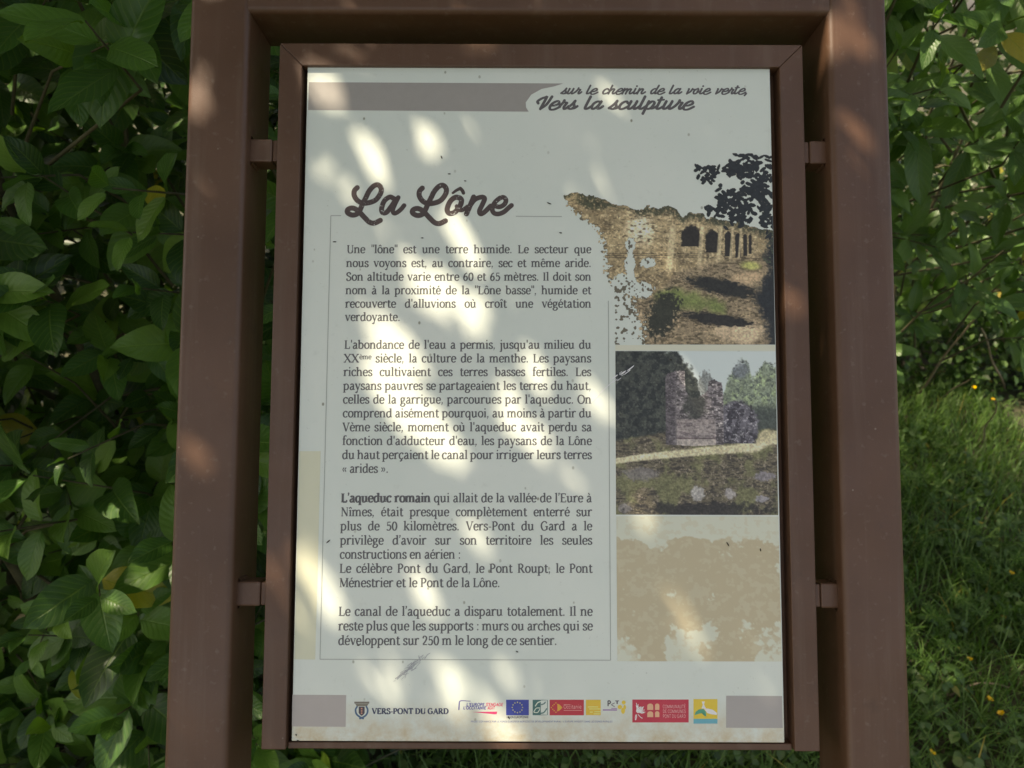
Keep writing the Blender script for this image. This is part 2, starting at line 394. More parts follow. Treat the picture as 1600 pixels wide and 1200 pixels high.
# ---------------------------------------------------------------- lettering: a stroke built serif alphabet, x-height 1
def cat_rom(pts, n=5):
    pts = [np.array(p, float) for p in pts]
    e = [2 * pts[0] - pts[1]] + pts + [2 * pts[-1] - pts[-2]]; out = []
    for i in range(1, len(e) - 2):
        p0, p1, p2, p3 = e[i - 1:i + 3]
        for k in range(n):
            t = k / n
            out.append(0.5 * (2 * p1 + (p2 - p0) * t + (2 * p0 - 5 * p1 + 4 * p2 - p3) * t * t + (3 * p1 - p0 - 3 * p2 + p3) * t ** 3))
    out.append(pts[-1]); return np.array(out)
def ribbon(pts, wfun, caps=False):
    pts = np.asarray(pts, float); t = np.gradient(pts, axis=0); t /= np.maximum(np.linalg.norm(t, axis=1, keepdims=True), 1e-9)
    if caps:
        w0, w1 = wfun(t[0], 0.0) / 2, wfun(t[-1], 1.0) / 2
        pre = [pts[0] - t[0] * w0 * c for c in (1.0, 0.8, 0.45)]; post = [pts[-1] + t[-1] * w1 * c for c in (0.45, 0.8, 1.0)]
        sc = [0.12, 0.6, 0.9] + [1] * len(pts) + [0.9, 0.6, 0.12]
        tt = np.concatenate([[t[0]] * 3, t, [t[-1]] * 3]); pts = np.concatenate([pre, pts, post])
    else: sc = [1] * len(pts); tt = t
    n = len(pts)
    hw = np.array([wfun(tt[i], i / (n - 1)) / 2 * sc[i] for i in range(n)])[:, None]
    nr = np.stack([-tt[:, 1], tt[:, 0]], 1)
    L, Rr = pts + nr * hw, pts - nr * hw
    V = np.empty((2 * n, 2)); V[0::2] = Rr; V[1::2] = L
    F = np.array([(2 * i, 2 * i + 2, 2 * i + 3, 2 * i + 1) for i in range(n - 1)])
    return V, F
ST, TH, FX = 0.27, 0.135, 0.87
def V_(x, y0, y1, fl='', k=1.0): return ('V', x, y0, y1, fl, k)
def C_(*p): return ('C', p)
def K_(*p, w=None): return ('K', p, w)
def O_(cx, cy, rx, ry): return ('C', [(cx + rx * math.sin(a), cy + ry * math.cos(a)) for a in np.linspace(0, 2 * math.pi, 13)])
def D_(x, y, r=0.125): return ('D', x, y, r)
bowl_b = C_((.22, .72), (.5, .96), (.83, .8), (.93, .48), (.8, .14), (.5, .03), (.22, .14))
bowl_d = C_((.86, .78), (.6, .96), (.26, .8), (.15, .46), (.28, .1), (.52, .03), (.86, .24))
tk = ST * 0.95
G = {
 'a': (1.0, [C_((.2, .78), (.42, .96), (.66, .86), (.71, .6)), V_(.71, .1, .62), K_((.7, .1), (.8, .04), (.95, .09)), C_((.7, .57), (.38, .5), (.16, .28), (.28, .04), (.5, .06), (.7, .24))]),
 'b': (1.12, [V_(.22, .05, 1.46, 't'), bowl_b]), 'c': (.92, [C_((.78, .74), (.72, .92), (.5, .97), (.2, .78), (.13, .47), (.25, .13), (.52, .03), (.84, .18))]),
 'd': (1.14, [V_(.86, .04, 1.46, 'tB'), bowl_d]), 'e': (.97, [C_((.17, .52), (.5, .53), (.83, .55), (.77, .84), (.5, .97), (.22, .8), (.14, .46), (.27, .12), (.54, .03), (.86, .18))]),
 'f': (.68, [V_(.3, 0, 1.12, 'b'), C_((.3, 1.1), (.36, 1.38), (.58, 1.46), (.76, 1.38)), K_((.06, .94), (.62, .94))]),
 'g': (1.04, [O_(.46, .66, .28, .29), C_((.32, .42), (.2, .24), (.4, .12), (.75, .06), (.88, -.14), (.7, -.38), (.4, -.43), (.14, -.3), (.2, -.06), (.42, .08)), K_((.66, .88), (.98, .95))]),
 'h': (1.18, [V_(.22, 0, 1.46, 'tb'), C_((.22, .7), (.5, .94), (.78, .88), (.88, .58)), V_(.88, 0, .6, 'b')]),
 'i': (.58, [V_(.29, 0, .98, 'tb'), D_(.27, 1.34)]), 'j': (.55, [V_(.3, -.2, .98, 't'), C_((.3, -.2), (.22, -.42), (-.02, -.4)), D_(.28, 1.34)]),
 'k': (1.1, [V_(.22, 0, 1.46, 'tb'), K_((.26, .44), (.8, .93), w=TH), K_((.42, .6), (.9, .05), w=tk), K_((.6, .95), (1.0, .95)), K_((.72, .045), (1.08, .045))]),
 'l': (.58, [V_(.29, 0, 1.46, 'tb')]),
 'm': (1.76, [V_(.22, 0, .98, 'tb'), C_((.22, .7), (.48, .94), (.74, .88), (.83, .58)), V_(.83, 0, .6, 'b'), C_((.83, .7), (1.1, .94), (1.35, .88), (1.44, .58)), V_(1.44, 0, .6, 'b')]),
 'n': (1.18, [V_(.22, 0, .98, 'tb'), C_((.22, .7), (.5, .94), (.78, .88), (.88, .58)), V_(.88, 0, .6, 'b')]),
 'o': (1.06, [O_(.53, .5, .39, .465)]), 'p': (1.14, [V_(.22, -.44, .98, 'tb'), bowl_b]), 'q': (1.12, [V_(.86, -.44, .92, 'b'), bowl_d]),
 'r': (.84, [V_(.22, 0, .98, 'tb'), C_((.22, .62), (.42, .9), (.62, .97), (.8, .86))]),
 's': (.84, [C_((.68, .74), (.6, .93), (.4, .97), (.18, .82), (.22, .62), (.44, .5), (.66, .36), (.68, .14), (.42, .03), (.2, .08), (.13, .28))]),
 't': (.72, [V_(.3, .2, 1.24), C_((.3, .24), (.38, .05), (.56, .04), (.7, .12)), K_((.06, .94), (.66, .94))]),
 'u': (1.18, [V_(.24, .3, .98, 't'), C_((.24, .34), (.34, .06), (.58, .05), (.86, .26)), V_(.86, .04, .98, 'tB')]),
 'v': (1.04, [K_((.16, .96), (.54, .02), w=tk), K_((.54, .02), (.88, .96), w=TH), K_((.0, .95), (.34, .95)), K_((.7, .95), (1.04, .95))]),
 'x': (1.04, [K_((.16, .96), (.86, .04), w=tk), K_((.84, .96), (.16, .04), w=TH), K_((.0, .95), (.34, .95)), K_((.68, .95), (1.02, .95)), K_((.0, .045), (.34, .045)), K_((.68, .045), (1.04, .045))]),
 'y': (1.04, [K_((.16, .96), (.55, .06), w=tk), K_((.88, .96), (.44, -.26), w=TH), C_((.45, -.24), (.3, -.44), (.08, -.36)), K_((.0, .95), (.34, .95)), K_((.7, .95), (1.04, .95))]),
 'z': (.92, [K_((.1, .95), (.8, .95)), K_((.78, .92), (.14, .06), w=tk), K_((.1, .045), (.84, .045))]),
 'A': (1.32, [K_((.16, 0), (.66, 1.34), w=TH), K_((.64, 1.36), (1.14, 0), w=tk), K_((.34, .46), (.96, .46)), K_((0, .045), (.36, .045)), K_((.92, .045), (1.34, .045))]),
 'C': (1.22, [C_((1.08, 1.06), (.9, 1.31), (.6, 1.36), (.24, 1.08), (.14, .66), (.3, .2), (.62, .0), (1.1, .2))]),
 'D': (1.38, [V_(.28, 0, 1.36, 'Tb'), C_((.28, 1.31), (.72, 1.3), (1.14, .95), (1.13, .4), (.72, .05), (.28, .045))]),
 'E': (1.16, [V_(.28, 0, 1.36, 'Tb'), K_((.28, 1.315), (.98, 1.315)), K_((.28, .7), (.82, .7)), K_((.28, .045), (1.02, .045)), K_((.97, 1.34), (.97, 1.08)), K_((1.03, .02), (1.03, .3))]),
 'G': (1.4, [C_((1.1, 1.08), (.9, 1.31), (.6, 1.36), (.24, 1.08), (.14, .66), (.3, .2), (.62, .0), (1.1, .14)), V_(1.12, .1, .6), K_((.84, .6), (1.3, .6))]),
 'I': (.64, [V_(.32, 0, 1.36, 'Tb')]), 'L': (1.12, [V_(.28, 0, 1.36, 'Tb'), K_((.28, .045), (.98, .045)), K_((.98, .02), (1.0, .36))]),
 'M': (1.66, [V_(.26, 0, 1.36, 'Tb', .5), K_((.26, 1.34), (.82, .08), w=tk), K_((.82, .08), (1.36, 1.34), w=TH), V_(1.38, 0, 1.36, 'Tb')]),
 'N': (1.42, [V_(.26, 0, 1.36, 'Tb', .5), K_((.26, 1.34), (1.14, .04), w=tk), V_(1.15, 0, 1.36, 'T', .5)]),
 'O': (1.44, [O_(.72, .68, .57, .68)]), 'P': (1.14, [V_(.28, 0, 1.36, 'Tb'), C_((.28, 1.31), (.68, 1.32), (.95, 1.0), (.7, .66), (.28, .64))]),
 'R': (1.3, [V_(.28, 0, 1.36, 'Tb'), C_((.28, 1.31), (.68, 1.32), (.93, 1.02), (.7, .7), (.28, .68)), K_((.6, .68), (1.08, .04), w=tk), K_((.96, .045), (1.3, .045))]),
 'S': (1.06, [C_((.84, 1.02), (.74, 1.29), (.5, 1.36), (.2, 1.16), (.26, .88), (.54, .72), (.84, .52), (.86, .2), (.54, .0), (.26, .06), (.16, .36))]),
 'T': (1.18, [V_(.59, 0, 1.36, 'b'), K_((.06, 1.315), (1.12, 1.315)), K_((.08, 1.34), (.08, 1.06)), K_((1.1, 1.34), (1.1, 1.06))]),
 'U': (1.38, [V_(.28, .4, 1.36, 'T'), C_((.28, .44), (.4, .1), (.7, .03), (1.0, .12), (1.1, .44)), V_(1.1, .42, 1.36, 'T', .5)]),
 'V': (1.32, [K_((.18, 1.34), (.68, .0), w=tk), K_((.68, .0), (1.14, 1.34), w=TH), K_((0, 1.315), (.4, 1.315)), K_((.94, 1.315), (1.34, 1.315))]),
 'X': (1.32, [K_((.18, 1.34), (1.12, .02), w=tk), K_((1.1, 1.34), (.18, .02), w=TH), K_((0, 1.315), (.4, 1.315)), K_((.9, 1.315), (1.3, 1.315)), K_((0, .045), (.38, .045)), K_((.92, .045), (1.34, .045))]),
 'J': (.7, [V_(.36, .1, 1.36, 'T'), C_((.36, .12), (.24, -.1), (.02, -.06))]), 'F': (1.08, [V_(.28, 0, 1.36, 'Tb'), K_((.28, 1.315), (.96, 1.315)), K_((.28, .7), (.8, .7))]),
 'Z': (1.1, [K_((.1, 1.31), (.95, 1.31)), K_((.94, 1.28), (.14, .06), w=tk), K_((.1, .045), (1.0, .045))]),
 '0': (1.0, [O_(.5, .65, .36, .64)]), '2': (1.0, [C_((.16, .98), (.3, 1.28), (.6, 1.28), (.78, 1.0), (.6, .58), (.16, .08)), K_((.14, .055), (.88, .055), w=.13)]),
 '5': (1.0, [K_((.26, 1.26), (.8, 1.26), w=.13), K_((.29, 1.3), (.24, .7)), C_((.24, .72), (.56, .82), (.82, .52), (.68, .1), (.36, .02), (.12, .16))]),
 '6': (1.0, [C_((.76, 1.28), (.42, 1.1), (.18, .6), (.24, .16), (.52, .02), (.8, .3), (.7, .68), (.42, .74), (.2, .5))]),
 '.': (.48, [D_(.22, .1)]), ',': (.48, [D_(.22, .1), K_((.26, .08), (.12, -.24), w=.09)]), ':': (.5, [D_(.25, .12), D_(.25, .84)]),
 "'": (.40, [K_((.2, 1.46), (.2, 1.02), w=.19)]), '’': (.38, [D_(.2, 1.36, .13), K_((.27, 1.34), (.1, 1.02), w=.13)]),
 '"': (.62, [K_((.18, 1.46), (.18, 1.02), w=.18), K_((.50, 1.46), (.50, 1.02), w=.18)]), '-': (.62, [K_((.08, .5), (.54, .5), w=.13)]),
 '«': (1.0, [K_((.46, .82), (.2, .5), w=.16), K_((.2, .5), (.46, .18), w=.16), K_((.84, .82), (.58, .5), w=.16), K_((.58, .5), (.84, .18), w=.16)]),
 '»': (1.0, [K_((.16, .82), (.42, .5), w=.16), K_((.42, .5), (.16, .18), w=.16), K_((.54, .82), (.8, .5), w=.16), K_((.8, .5), (.54, .18), w=.16)]),
}
ACC = {'é': 'e´', 'è': 'e`', 'ê': 'e^', 'à': 'a`', 'ù': 'u`', 'ô': 'o^', 'î': 'i^', 'É': 'E´', 'ç': 'c,'}
SPACE = 0.5
GC = {}
def glyph(ch, bold=1.0, sans=False):
    key = (ch, bold, sans)
    if key in GC: return GC[key]
    acc = None
    if ch in ACC: base, acc = ACC[ch]
    else: base = ch
    adv, pcs = G[base]; pcs = list(pcs)
    if acc:
        if base == 'i': pcs = pcs[:1]
        mid, top = adv / 2, (1.62 if base == 'E' else 1.16)
        if acc == '´': pcs.append(K_((mid - .1, top), (mid + .16, top + .26), w=.18))
        if acc == '`': pcs.append(K_((mid + .1, top), (mid - .16, top + .26), w=.18))
        if acc == '^': pcs += [K_((mid - .24, top), (mid, top + .24), w=.16), K_((mid, top + .24), (mid + .24, top), w=.16)]
        if acc == ',': pcs.append(C_((mid, .02), (mid + .1, -.16), (mid - .1, -.32), (mid - .22, -.26)))
    st, th = ST * bold, TH * (1 + (bold - 1) * 0.5)
    if sans: st = th = 0.2 * bold
    out = []
    def rectp(x0, y0, x1, y1): out.append((np.array([(x0, y0), (x1, y0), (x1, y1), (x0, y1)]), np.array([(0, 1, 2, 3)])))
    for q in pcs:
        if q[0] == 'V':
            _, x, y0, y1, fl, k = q; h = st * k / 2 if not sans else st / 2
            rectp(x - h, y0, x + h, y1)
            if sans: continue
            e, s = .115, .085
            if 'b' in fl: rectp(x - h - e, y0, x + h + e, y0 + s)
            if 'B' in fl: rectp(x, y0, x + h + e + .03, y0 + s)
            if 'T' in fl: rectp(x - h - e, y1 - s, x + h + e, y1)
            if 't' in fl: out.append((np.array([(x - h - .13, y1 - .13), (x - h + .02, y1 - .16), (x + h, y1), (x - h - .13, y1 - .05)]), np.array([(0, 1, 2, 3)])))
        elif q[0] == 'C':
            out.append(ribbon(cat_rom(q[1], 4), lambda t, s: th + (st - th) * abs(t[1]) ** 1.3))
        elif q[0] == 'K':
            wd = q[2]
            if wd is None:
                if sans and len(q[1]) == 2 and abs(q[1][0][0] - q[1][1][0]) < 0.4: continue   # serif ticks
                wd = th
            wd = st if sans else wd * (bold if wd > .12 else 1)
            out.append(ribbon(q[1], lambda t, s: wd))
        else:
            a = np.linspace(0, 2 * math.pi, 9)[:-1]
            out.append((np.array([(q[1] + q[3] * bold ** .5 * math.cos(z), q[2] + q[3] * bold ** .5 * math.sin(z)) for z in a]), np.array([(0, 1, 2, 3), (0, 3, 4, 5), (0, 5, 6, 7)])))
    GC[key] = (adv, out); return GC[key]
LAY = 0.00010
class Ink:
    """flat printed shapes laid on the board, each a hair above the one below"""
    def __init__(s): s.a = Acc(); s.k = 0
    def shape(s, V2, F, lift=0.0, slope=0.0):
        V2 = np.asarray(V2, float); z = LAY + lift + (s.k % 9) * 0.000006
        zz = np.full((len(V2), 1), z) + (np.linspace(0, slope, len(V2))[:, None] if slope else 0)
        s.a.add(np.concatenate([V2, zz], 1), F); s.k += 1
    def poly_px(s, pts, lift=0.0):
        V2 = [P(x, y) for x, y in pts]; n = len(V2)
        c = np.mean(V2, axis=0); V = list(V2) + [tuple(c)]
        F = [((i + 1) % n, i, n, n) for i in range(n)]
        # triangles as fans; keep them as real triangles by inserting the edge midpoint
        VV = []; FF = []
        for i in range(n):
            a, b = np.array(V2[i]), np.array(V2[(i + 1) % n]); m = (a + b) / 2
            k = len(VV); VV += [a, m, b, c]; FF.append((k, k + 1, k + 2, k + 3))
        s.shape(VV, FF, lift)
    def stroke_px(s, pts, wpx, lift=0.0, smooth=True, caps=True, taper=None):
        q = np.array([P(x, y) for x, y in pts]); q = cat_rom(q, 6) if smooth and len(q) > 2 else q
        wf = (lambda t, u: wpx * PX) if taper is None else (lambda t, u: wpx * PX * (1 - taper * u))
        V, F = ribbon(q, wf, caps); s.shape(V, F, lift, slope=0.00004)
    def text_px(s, txt, x0, x1, yb, xh, bold=1.0, sans=False, justify=True, slant=0.0, lift=0.0, runs=None):
        """x0..x1: picture columns the line spans, yb its baseline, xh its x-height in pixels"""
        u0, v0 = P(x0, yb); u1, v1 = P(x1, yb); sc = xh * PX
        chars = []; nat = 0.0
        for i, ch in enumerate(txt):
            b = bold if runs is None else runs(i)
            if ch == ' ': nat += SPACE; chars.append((None, SPACE, None)); continue
            if ch in '\u1d49': pass
            ad, pc = glyph(ch, b, sans); nat += ad; chars.append((ch, ad, pc))
        nsp = sum(1 for c in chars if c[0] is None); width = math.hypot(u1 - u0, v1 - v0)
        fx = FX
        extra = 0.0
        if justify and nsp: extra = (width / sc / FX - nat) / nsp
        if not (justify and nsp) or extra < -0.16:
            extra = max(extra, -0.16) if (justify and nsp) else 0.0
            fx = width / sc / (nat + extra * nsp)
        x = 0.0; dv = (v1 - v0) / width
        for ch, ad, pc in chars:
            if ch is None: x += (ad + extra); continue
            for V, F in pc:
                uu = u0 + (x + V[:, 0] + slant * V[:, 1]) * sc * fx
                vv = v0 + V[:, 1] * sc + (uu - u0) * dv
                s.shape(np.stack([uu, vv], 1), F, lift)
            x += ad
        if 0: print('TXT', txt[:20], round(fx, 3), round(extra, 3))
        return fx, extra
    def obj(s, name, mat, parent=None): return s.a.obj(name, mat, parent if parent else panel)
DARK = (66, 66, 66); BROWN = (58, 48, 46)

# plain printed bands
k = Ink(); k.poly_px([(482.6, 128.5), (880, 130.5), (866, 135), (846, 139), (830, 148), (821.5, 160), (822, 168), (826, 174.5), (700, 173.5), (481.6, 172)]); k.obj('header_band', ink_mat((120, 117, 112)))
k = Ink(); k.poly_px([(457.0, 1085.5), (541, 1086), (540, 1135.5), (456.2, 1135)]); k.obj('footer_band', ink_mat((136, 131, 126)))
k = Ink(); k.poly_px([(1134.5, 1087), (1222, 1087.5), (1223, 1137.5), (1134.5, 1137)]); k.obj('footer_band', ink_mat((130, 127, 123)))
k = Ink(); k.poly_px([(467.8, 705), (501, 705), (497, 868), (492.5, 1030.5), (459.8, 1030)]); k.obj('side_band', ink_mat((164, 165, 143)))
k = Ink()
for a, b in (((517, 337), (533, 337)), ((806, 338), (878, 338.5)), ((517, 337), (500, 1030)), ((500, 1030), (954, 1031.5)), ((954, 1031.5), (950.5, 470))): k.stroke_px([a, b], 1.1, smooth=False, caps=False)
k.obj('text_box_line', ink_mat((120, 124, 118)))

# the running text
LINES = [
 ('Une "lône" est une terre humide. Le secteur que', 541.7, 924, 395.7, 1), ('nous voyons est, au contraire, sec et même aride.', 541, 924, 417.3, 1),
 ('Son altitude varie entre 60 et 65 mètres. Il doit son', 540.5, 924, 438.6, 1), ('nom à la proximité de la "Lône basse", humide et', 540, 924, 459.8, 1),
 ("recouverte d'alluvions où croît une végétation", 539.5, 924, 480.8, 1), ('verdoyante.', 539, 625.5, 501.6, 0)]
LINES2 = [
 ("L'abondance de l'eau a permis, jusqu'au milieu du", 538, 924, 545, 1), ('XX', 537, 561, 566.3, 0), ('siècle, la culture de la menthe. Les paysans', 586.5, 924, 566.3, 1),
 ('riches cultivaient ces terres basses fertiles. Les', 536.8, 924, 587.6, 1), ('paysans pauvres se partageaient les terres du haut,', 536.3, 924, 609.2, 1),
 ("celles de la garrigue, parcourues par l'aqueduc. On", 535.8, 924.3, 630.6, 1), ('comprend aisément pourquoi, au moins à partir du', 535.5, 924.5, 652.2, 1),
 ("Vème siècle, moment où l'aqueduc avait perdu sa", 535, 924.8, 673.9, 1), ("fonction d'adducteur d'eau, les paysans de la Lône", 534.7, 925, 695.4, 1),
 ('du haut perçaient le canal pour irriguer leurs terres', 534.3, 925, 717.3, 1), ('« arides ».', 533.8, 607, 738.8, 0)]
LINES3 = [
 ('L’aqueduc romain qui allait de la vallée de l’Eure à', 533, 925, 784.8, 1), ('Nîmes, était presque complètement enterré sur', 532.3, 925.4, 806.6, 1),
 ('plus de 50 kilomètres. Vers-Pont du Gard a le', 531.8, 925.5, 828.7, 1), ('privilège d’avoir sur son territoire les seules', 531.3, 925.6, 851, 1),
 ('constructions en aérien :', 530.8, 720, 873, 0), ('Le célèbre Pont du Gard, le Pont Roupt, le Pont', 530.4, 926, 895, 1), ('Ménestrier et le Pont de la Lône.', 530, 781.5, 917.4, 0)]
LINES4 = [('Le canal de l’aqueduc a disparu totalement. Il ne', 529, 926.2, 962.2, 1), ('reste plus que les supports : murs ou arches qui se', 528.6, 926.5, 985, 1), ('développent sur 250 m le long de ce sentier.', 528.2, 870.5, 1007.8, 0)]
for blk in (LINES, LINES2, LINES3, LINES4):
    k = Ink()
    for t, x0, x1, yb, j in blk:
        ru = (lambda i: 1.5 if i < 16 else 1.0) if t.startswith('L’aqueduc romain') else None
        k.text_px(t, x0, x1, yb, 9.6 + (yb - 400) * 0.0009, justify=bool(j), runs=ru)
        if t == 'XX': k.text_px('ème', 561.5, 580.5, 561.3, 5.6, justify=False)
    k.obj('text_paragraph', ink_mat(DARK))

# brush script lettering: centre lines, x-height 1, drawn with a round pen
SLN = 0.40
S = {
 'a': (.98, [[(.66, .86), (.42, 1.0), (.14, .72), (.1, .3), (.26, .0), (.5, .16), (.68, .55)], [(.74, .98), (.66, .4), (.72, .05), (.9, .08), (1.1, .36)]]),
 'c': (.84, [[(.7, .78), (.5, 1.0), (.2, .78), (.1, .36), (.26, .0), (.56, .04), (.92, .36)]]),
 'd': (1.0, [[(.66, .86), (.42, 1.0), (.14, .72), (.1, .3), (.26, .0), (.5, .16), (.68, .55)], [(.74, 1.62), (.66, .4), (.72, .05), (.9, .08), (1.1, .36)]]),
 'e': (.86, [[(.14, .42), (.46, .47), (.74, .72), (.54, 1.04), (.2, .8), (.06, .32), (.24, -.07), (.6, -.05), (1.0, .30)]]),
 'h': (1.05, [[(.1, 1.62), (.1, .0)], [(.12, .5), (.4, .95), (.64, .86), (.6, .3), (.72, .0), (.9, .1), (1.1, .36)]]),
 'i': (.55, [[(.1, 1.0), (.1, .25), (.22, .0), (.42, .1), (.62, .36)], [(.1, 1.46), (.1, 1.5)]]),
 'l': (.58, [[(.1, 1.62), (.1, .25), (.22, .0), (.42, .1), (.62, .36)]]),
 'm': (1.5, [[(.1, 1.0), (.1, .0)], [(.12, .5), (.36, .95), (.56, .86), (.56, .0)], [(.58, .5), (.82, .95), (1.04, .86), (1.02, .3), (1.14, .0), (1.32, .1), (1.52, .36)]]),
 'n': (1.05, [[(.1, 1.0), (.1, .0)], [(.12, .5), (.4, .95), (.64, .86), (.6, .3), (.72, .0), (.9, .1), (1.1, .36)]]),
 'o': (.92, [[(.5, 1.0), (.2, .8), (.1, .36), (.26, .0), (.54, .1), (.68, .6), (.5, 1.0)], [(.56, .5), (.72, .3), (.95, .42)]]),
 'p': (1.0, [[(.1, 1.0), (.1, -.62)], [(.12, .6), (.4, 1.0), (.68, .78), (.6, .2), (.36, .0), (.14, .12)], [(.5, .04), (.75, .08), (1.04, .36)]]),
 'r': (.82, [[(.06, .36), (.22, .8), (.24, 1.12)], [(.24, .98), (.44, .84), (.58, .8), (.5, .3), (.6, .0), (.76, .1), (.9, .36)]]),
 's': (.8, [[(.0, .1), (.3, .6), (.44, 1.06)], [(.42, 1.0), (.44, .7), (.6, .3), (.42, .0), (.14, .06)], [(.45, .02), (.68, .1), (.88, .36)]]),
 't': (.6, [[(.1, 1.5), (.1, .25), (.22, .0), (.42, .1), (.66, .36)], [(-.12, 1.16), (.4, 1.22)]]),
 'u': (1.05, [[(.1, 1.0), (.08, .3), (.2, .0), (.42, .12), (.6, .5)], [(.64, 1.0), (.62, .3), (.72, .0), (.9, .1), (1.1, .36)]]),
 'v': (.92, [[(.1, .96), (.2, .9), (.2, .0)], [(.22, .02), (.55, .4), (.68, .98)], [(.66, .9), (.8, .8), (.98, .86)]]),
 'V': (1.2, [[(.02, .75), (-.12, 1.0), (.1, 1.35), (.42, 1.55), (.52, 1.5), (.48, .0)], [(.48, .02), (.84, .6), (.98, 1.62)]]),
 ',': (.5, [[(.3, .05), (.2, -.34)]]),
}
def script_line(ink_, txt, x0, x1, yb, xh, pen, sp=0.75):
    adv = sum(S[c][0] if c != ' ' else sp for c in txt); sc = xh * PX
    (u0, v0), (u1, v1) = P(x0, yb), P(x1, yb); fx = (u1 - u0) / (adv * sc); x = 0
    for c in txt:
        if c == ' ': x += sp; continue
        for path in S[c][1]:
            q = np.array(path, float); q = cat_rom(q, 6) if len(q) > 2 else q
            q = np.stack([u0 + (x + q[:, 0] + SLN * 0.9 * q[:, 1]) * sc * fx, v0 + q[:, 1] * sc + (v1 - v0) * x / adv], 1)
            V, F = ribbon(q, lambda t, s: pen * PX * (0.72 + 0.4 * abs(t[1])), True); ink_.shape(V, F, slope=0.00003)
        x += S[c][0]
k = Ink(); script_line(k, 'sur le chemin de la voie verte,', 876, 1168, 146.6, 8.5, 2.8); k.obj('header_line', ink_mat((68, 66, 66)))
k = Ink(); script_line(k, 'Vers la sculpture', 836, 1080, 170.3, 12.6, 4.15); k.obj('header_line', ink_mat((68, 66, 66), 0.5))

# the big title, its strokes followed one by one
def z1(*p): return [(530 + x / 10.667, 275 + y / 10.667) for x, y in p]
def z2(*p): return [(670 + x / 10.667, 275 + y / 10.667) for x, y in p]
k = Ink()
Lp = ((300, 195), (255, 245), (250, 320), (295, 400), (370, 445), (470, 450), (600, 405), (685, 300), (700, 210), (650, 150), (580, 165), (500, 250), (440, 370), (385, 480), (335, 590), (285, 640), (210, 650), (140, 610), (145, 560), (205, 535), (270, 550), (340, 605), (430, 700), (510, 772), (590, 785), (685, 740))
k.stroke_px(z1(*Lp), 8.3); k.stroke_px([(x + 1085 / 10.667, y + 0.7) for x, y in z1(*Lp)], 8.3)
k.stroke_px(z1((905, 372), (840, 352), (750, 420), (706, 550), (728, 612), (790, 605), (870, 505), (950, 385)), 8.0)
k.stroke_px(z1((985, 358), (925, 480), (893, 570), (915, 622), (970, 605), (1035, 550), (1082, 492)), 7.2)
k.stroke_px(z2((520, 368), (445, 356), (360, 420), (308, 540), (322, 608), (375, 625), (450, 590), (525, 490), (545, 405), (515, 365)), 8.4)
k.stroke_px(z2((465, 505), (490, 560), (560, 568), (645, 510)), 6.5)
k.stroke_px(z2((400, 284), (460, 240), (525, 208)), 3.6, taper=-0.6); k.stroke_px(z2((525, 208), (560, 245), (578, 284)), 5.6)
k.stroke_px(z2((748, 350), (690, 490), (628, 632)), 8.2)
k.stroke_px(z2((690, 490), (770, 392), (880, 352), (930, 375), (905, 450), (845, 580), (865, 632), (930, 600), (1030, 500)), 7.8)
k.stroke_px(z2((1085, 495), (1180, 515), (1262, 470), (1285, 400), (1245, 357), (1180, 372), (1095, 450), (1058, 555), (1090, 620), (1165, 632), (1250, 600), (1325, 535), (1378, 490)), 7.6)
k.obj('title_lettering', ink_mat(BROWN, 0.6))
# ---------------------------------------------------------------- printed photographs: fine sheets with a colour for every point
def vnoise(x, y, seed=0):
    xi, yi = np.floor(x).astype(int), np.floor(y).astype(int); fx, fy = x - xi, y - yi
    fx, fy = fx * fx * (3 - 2 * fx), fy * fy * (3 - 2 * fy)
    def h(a, b):
        n = (a * 374761393 + b * 668265263 + seed * 974711) & 0x7fffffff
        n = ((n ^ (n >> 13)) * 1274126177) & 0x7fffffff
        return ((n ^ (n >> 16)) & 0xffff) / 65535.0
    return (h(xi, yi) * (1 - fx) + h(xi + 1, yi) * fx) * (1 - fy) + (h(xi, yi + 1) * (1 - fx) + h(xi + 1, yi + 1) * fx) * fy
def fbm(x, y, sc, oct=4, seed=0):
    s = 0; a = 0.5; t = 0
    for o in range(oct): s = s + a * vnoise(x / sc * 2 ** o, y / sc * 2 ** o, seed + o * 17); t += a; a *= 0.55
    return s / t
def sm(a, b, x): t = np.clip((x - a) / (b - a), 0, 1); return t * t * (3 - 2 * t)
def mix(c, d, m): return c + (np.asarray(d, float) - c) * m[..., None]
def polyline(x, pts): return np.interp(x, [p[0] for p in pts], [p[1] for p in pts])
def ell(x, y, cx, cy, rx, ry, ang=0.0):
    c, s = math.cos(R(ang)), math.sin(R(ang)); dx, dy = x - cx, y - cy
    return np.hypot((dx * c + dy * s) / rx, (-dx * s + dy * c) / ry)
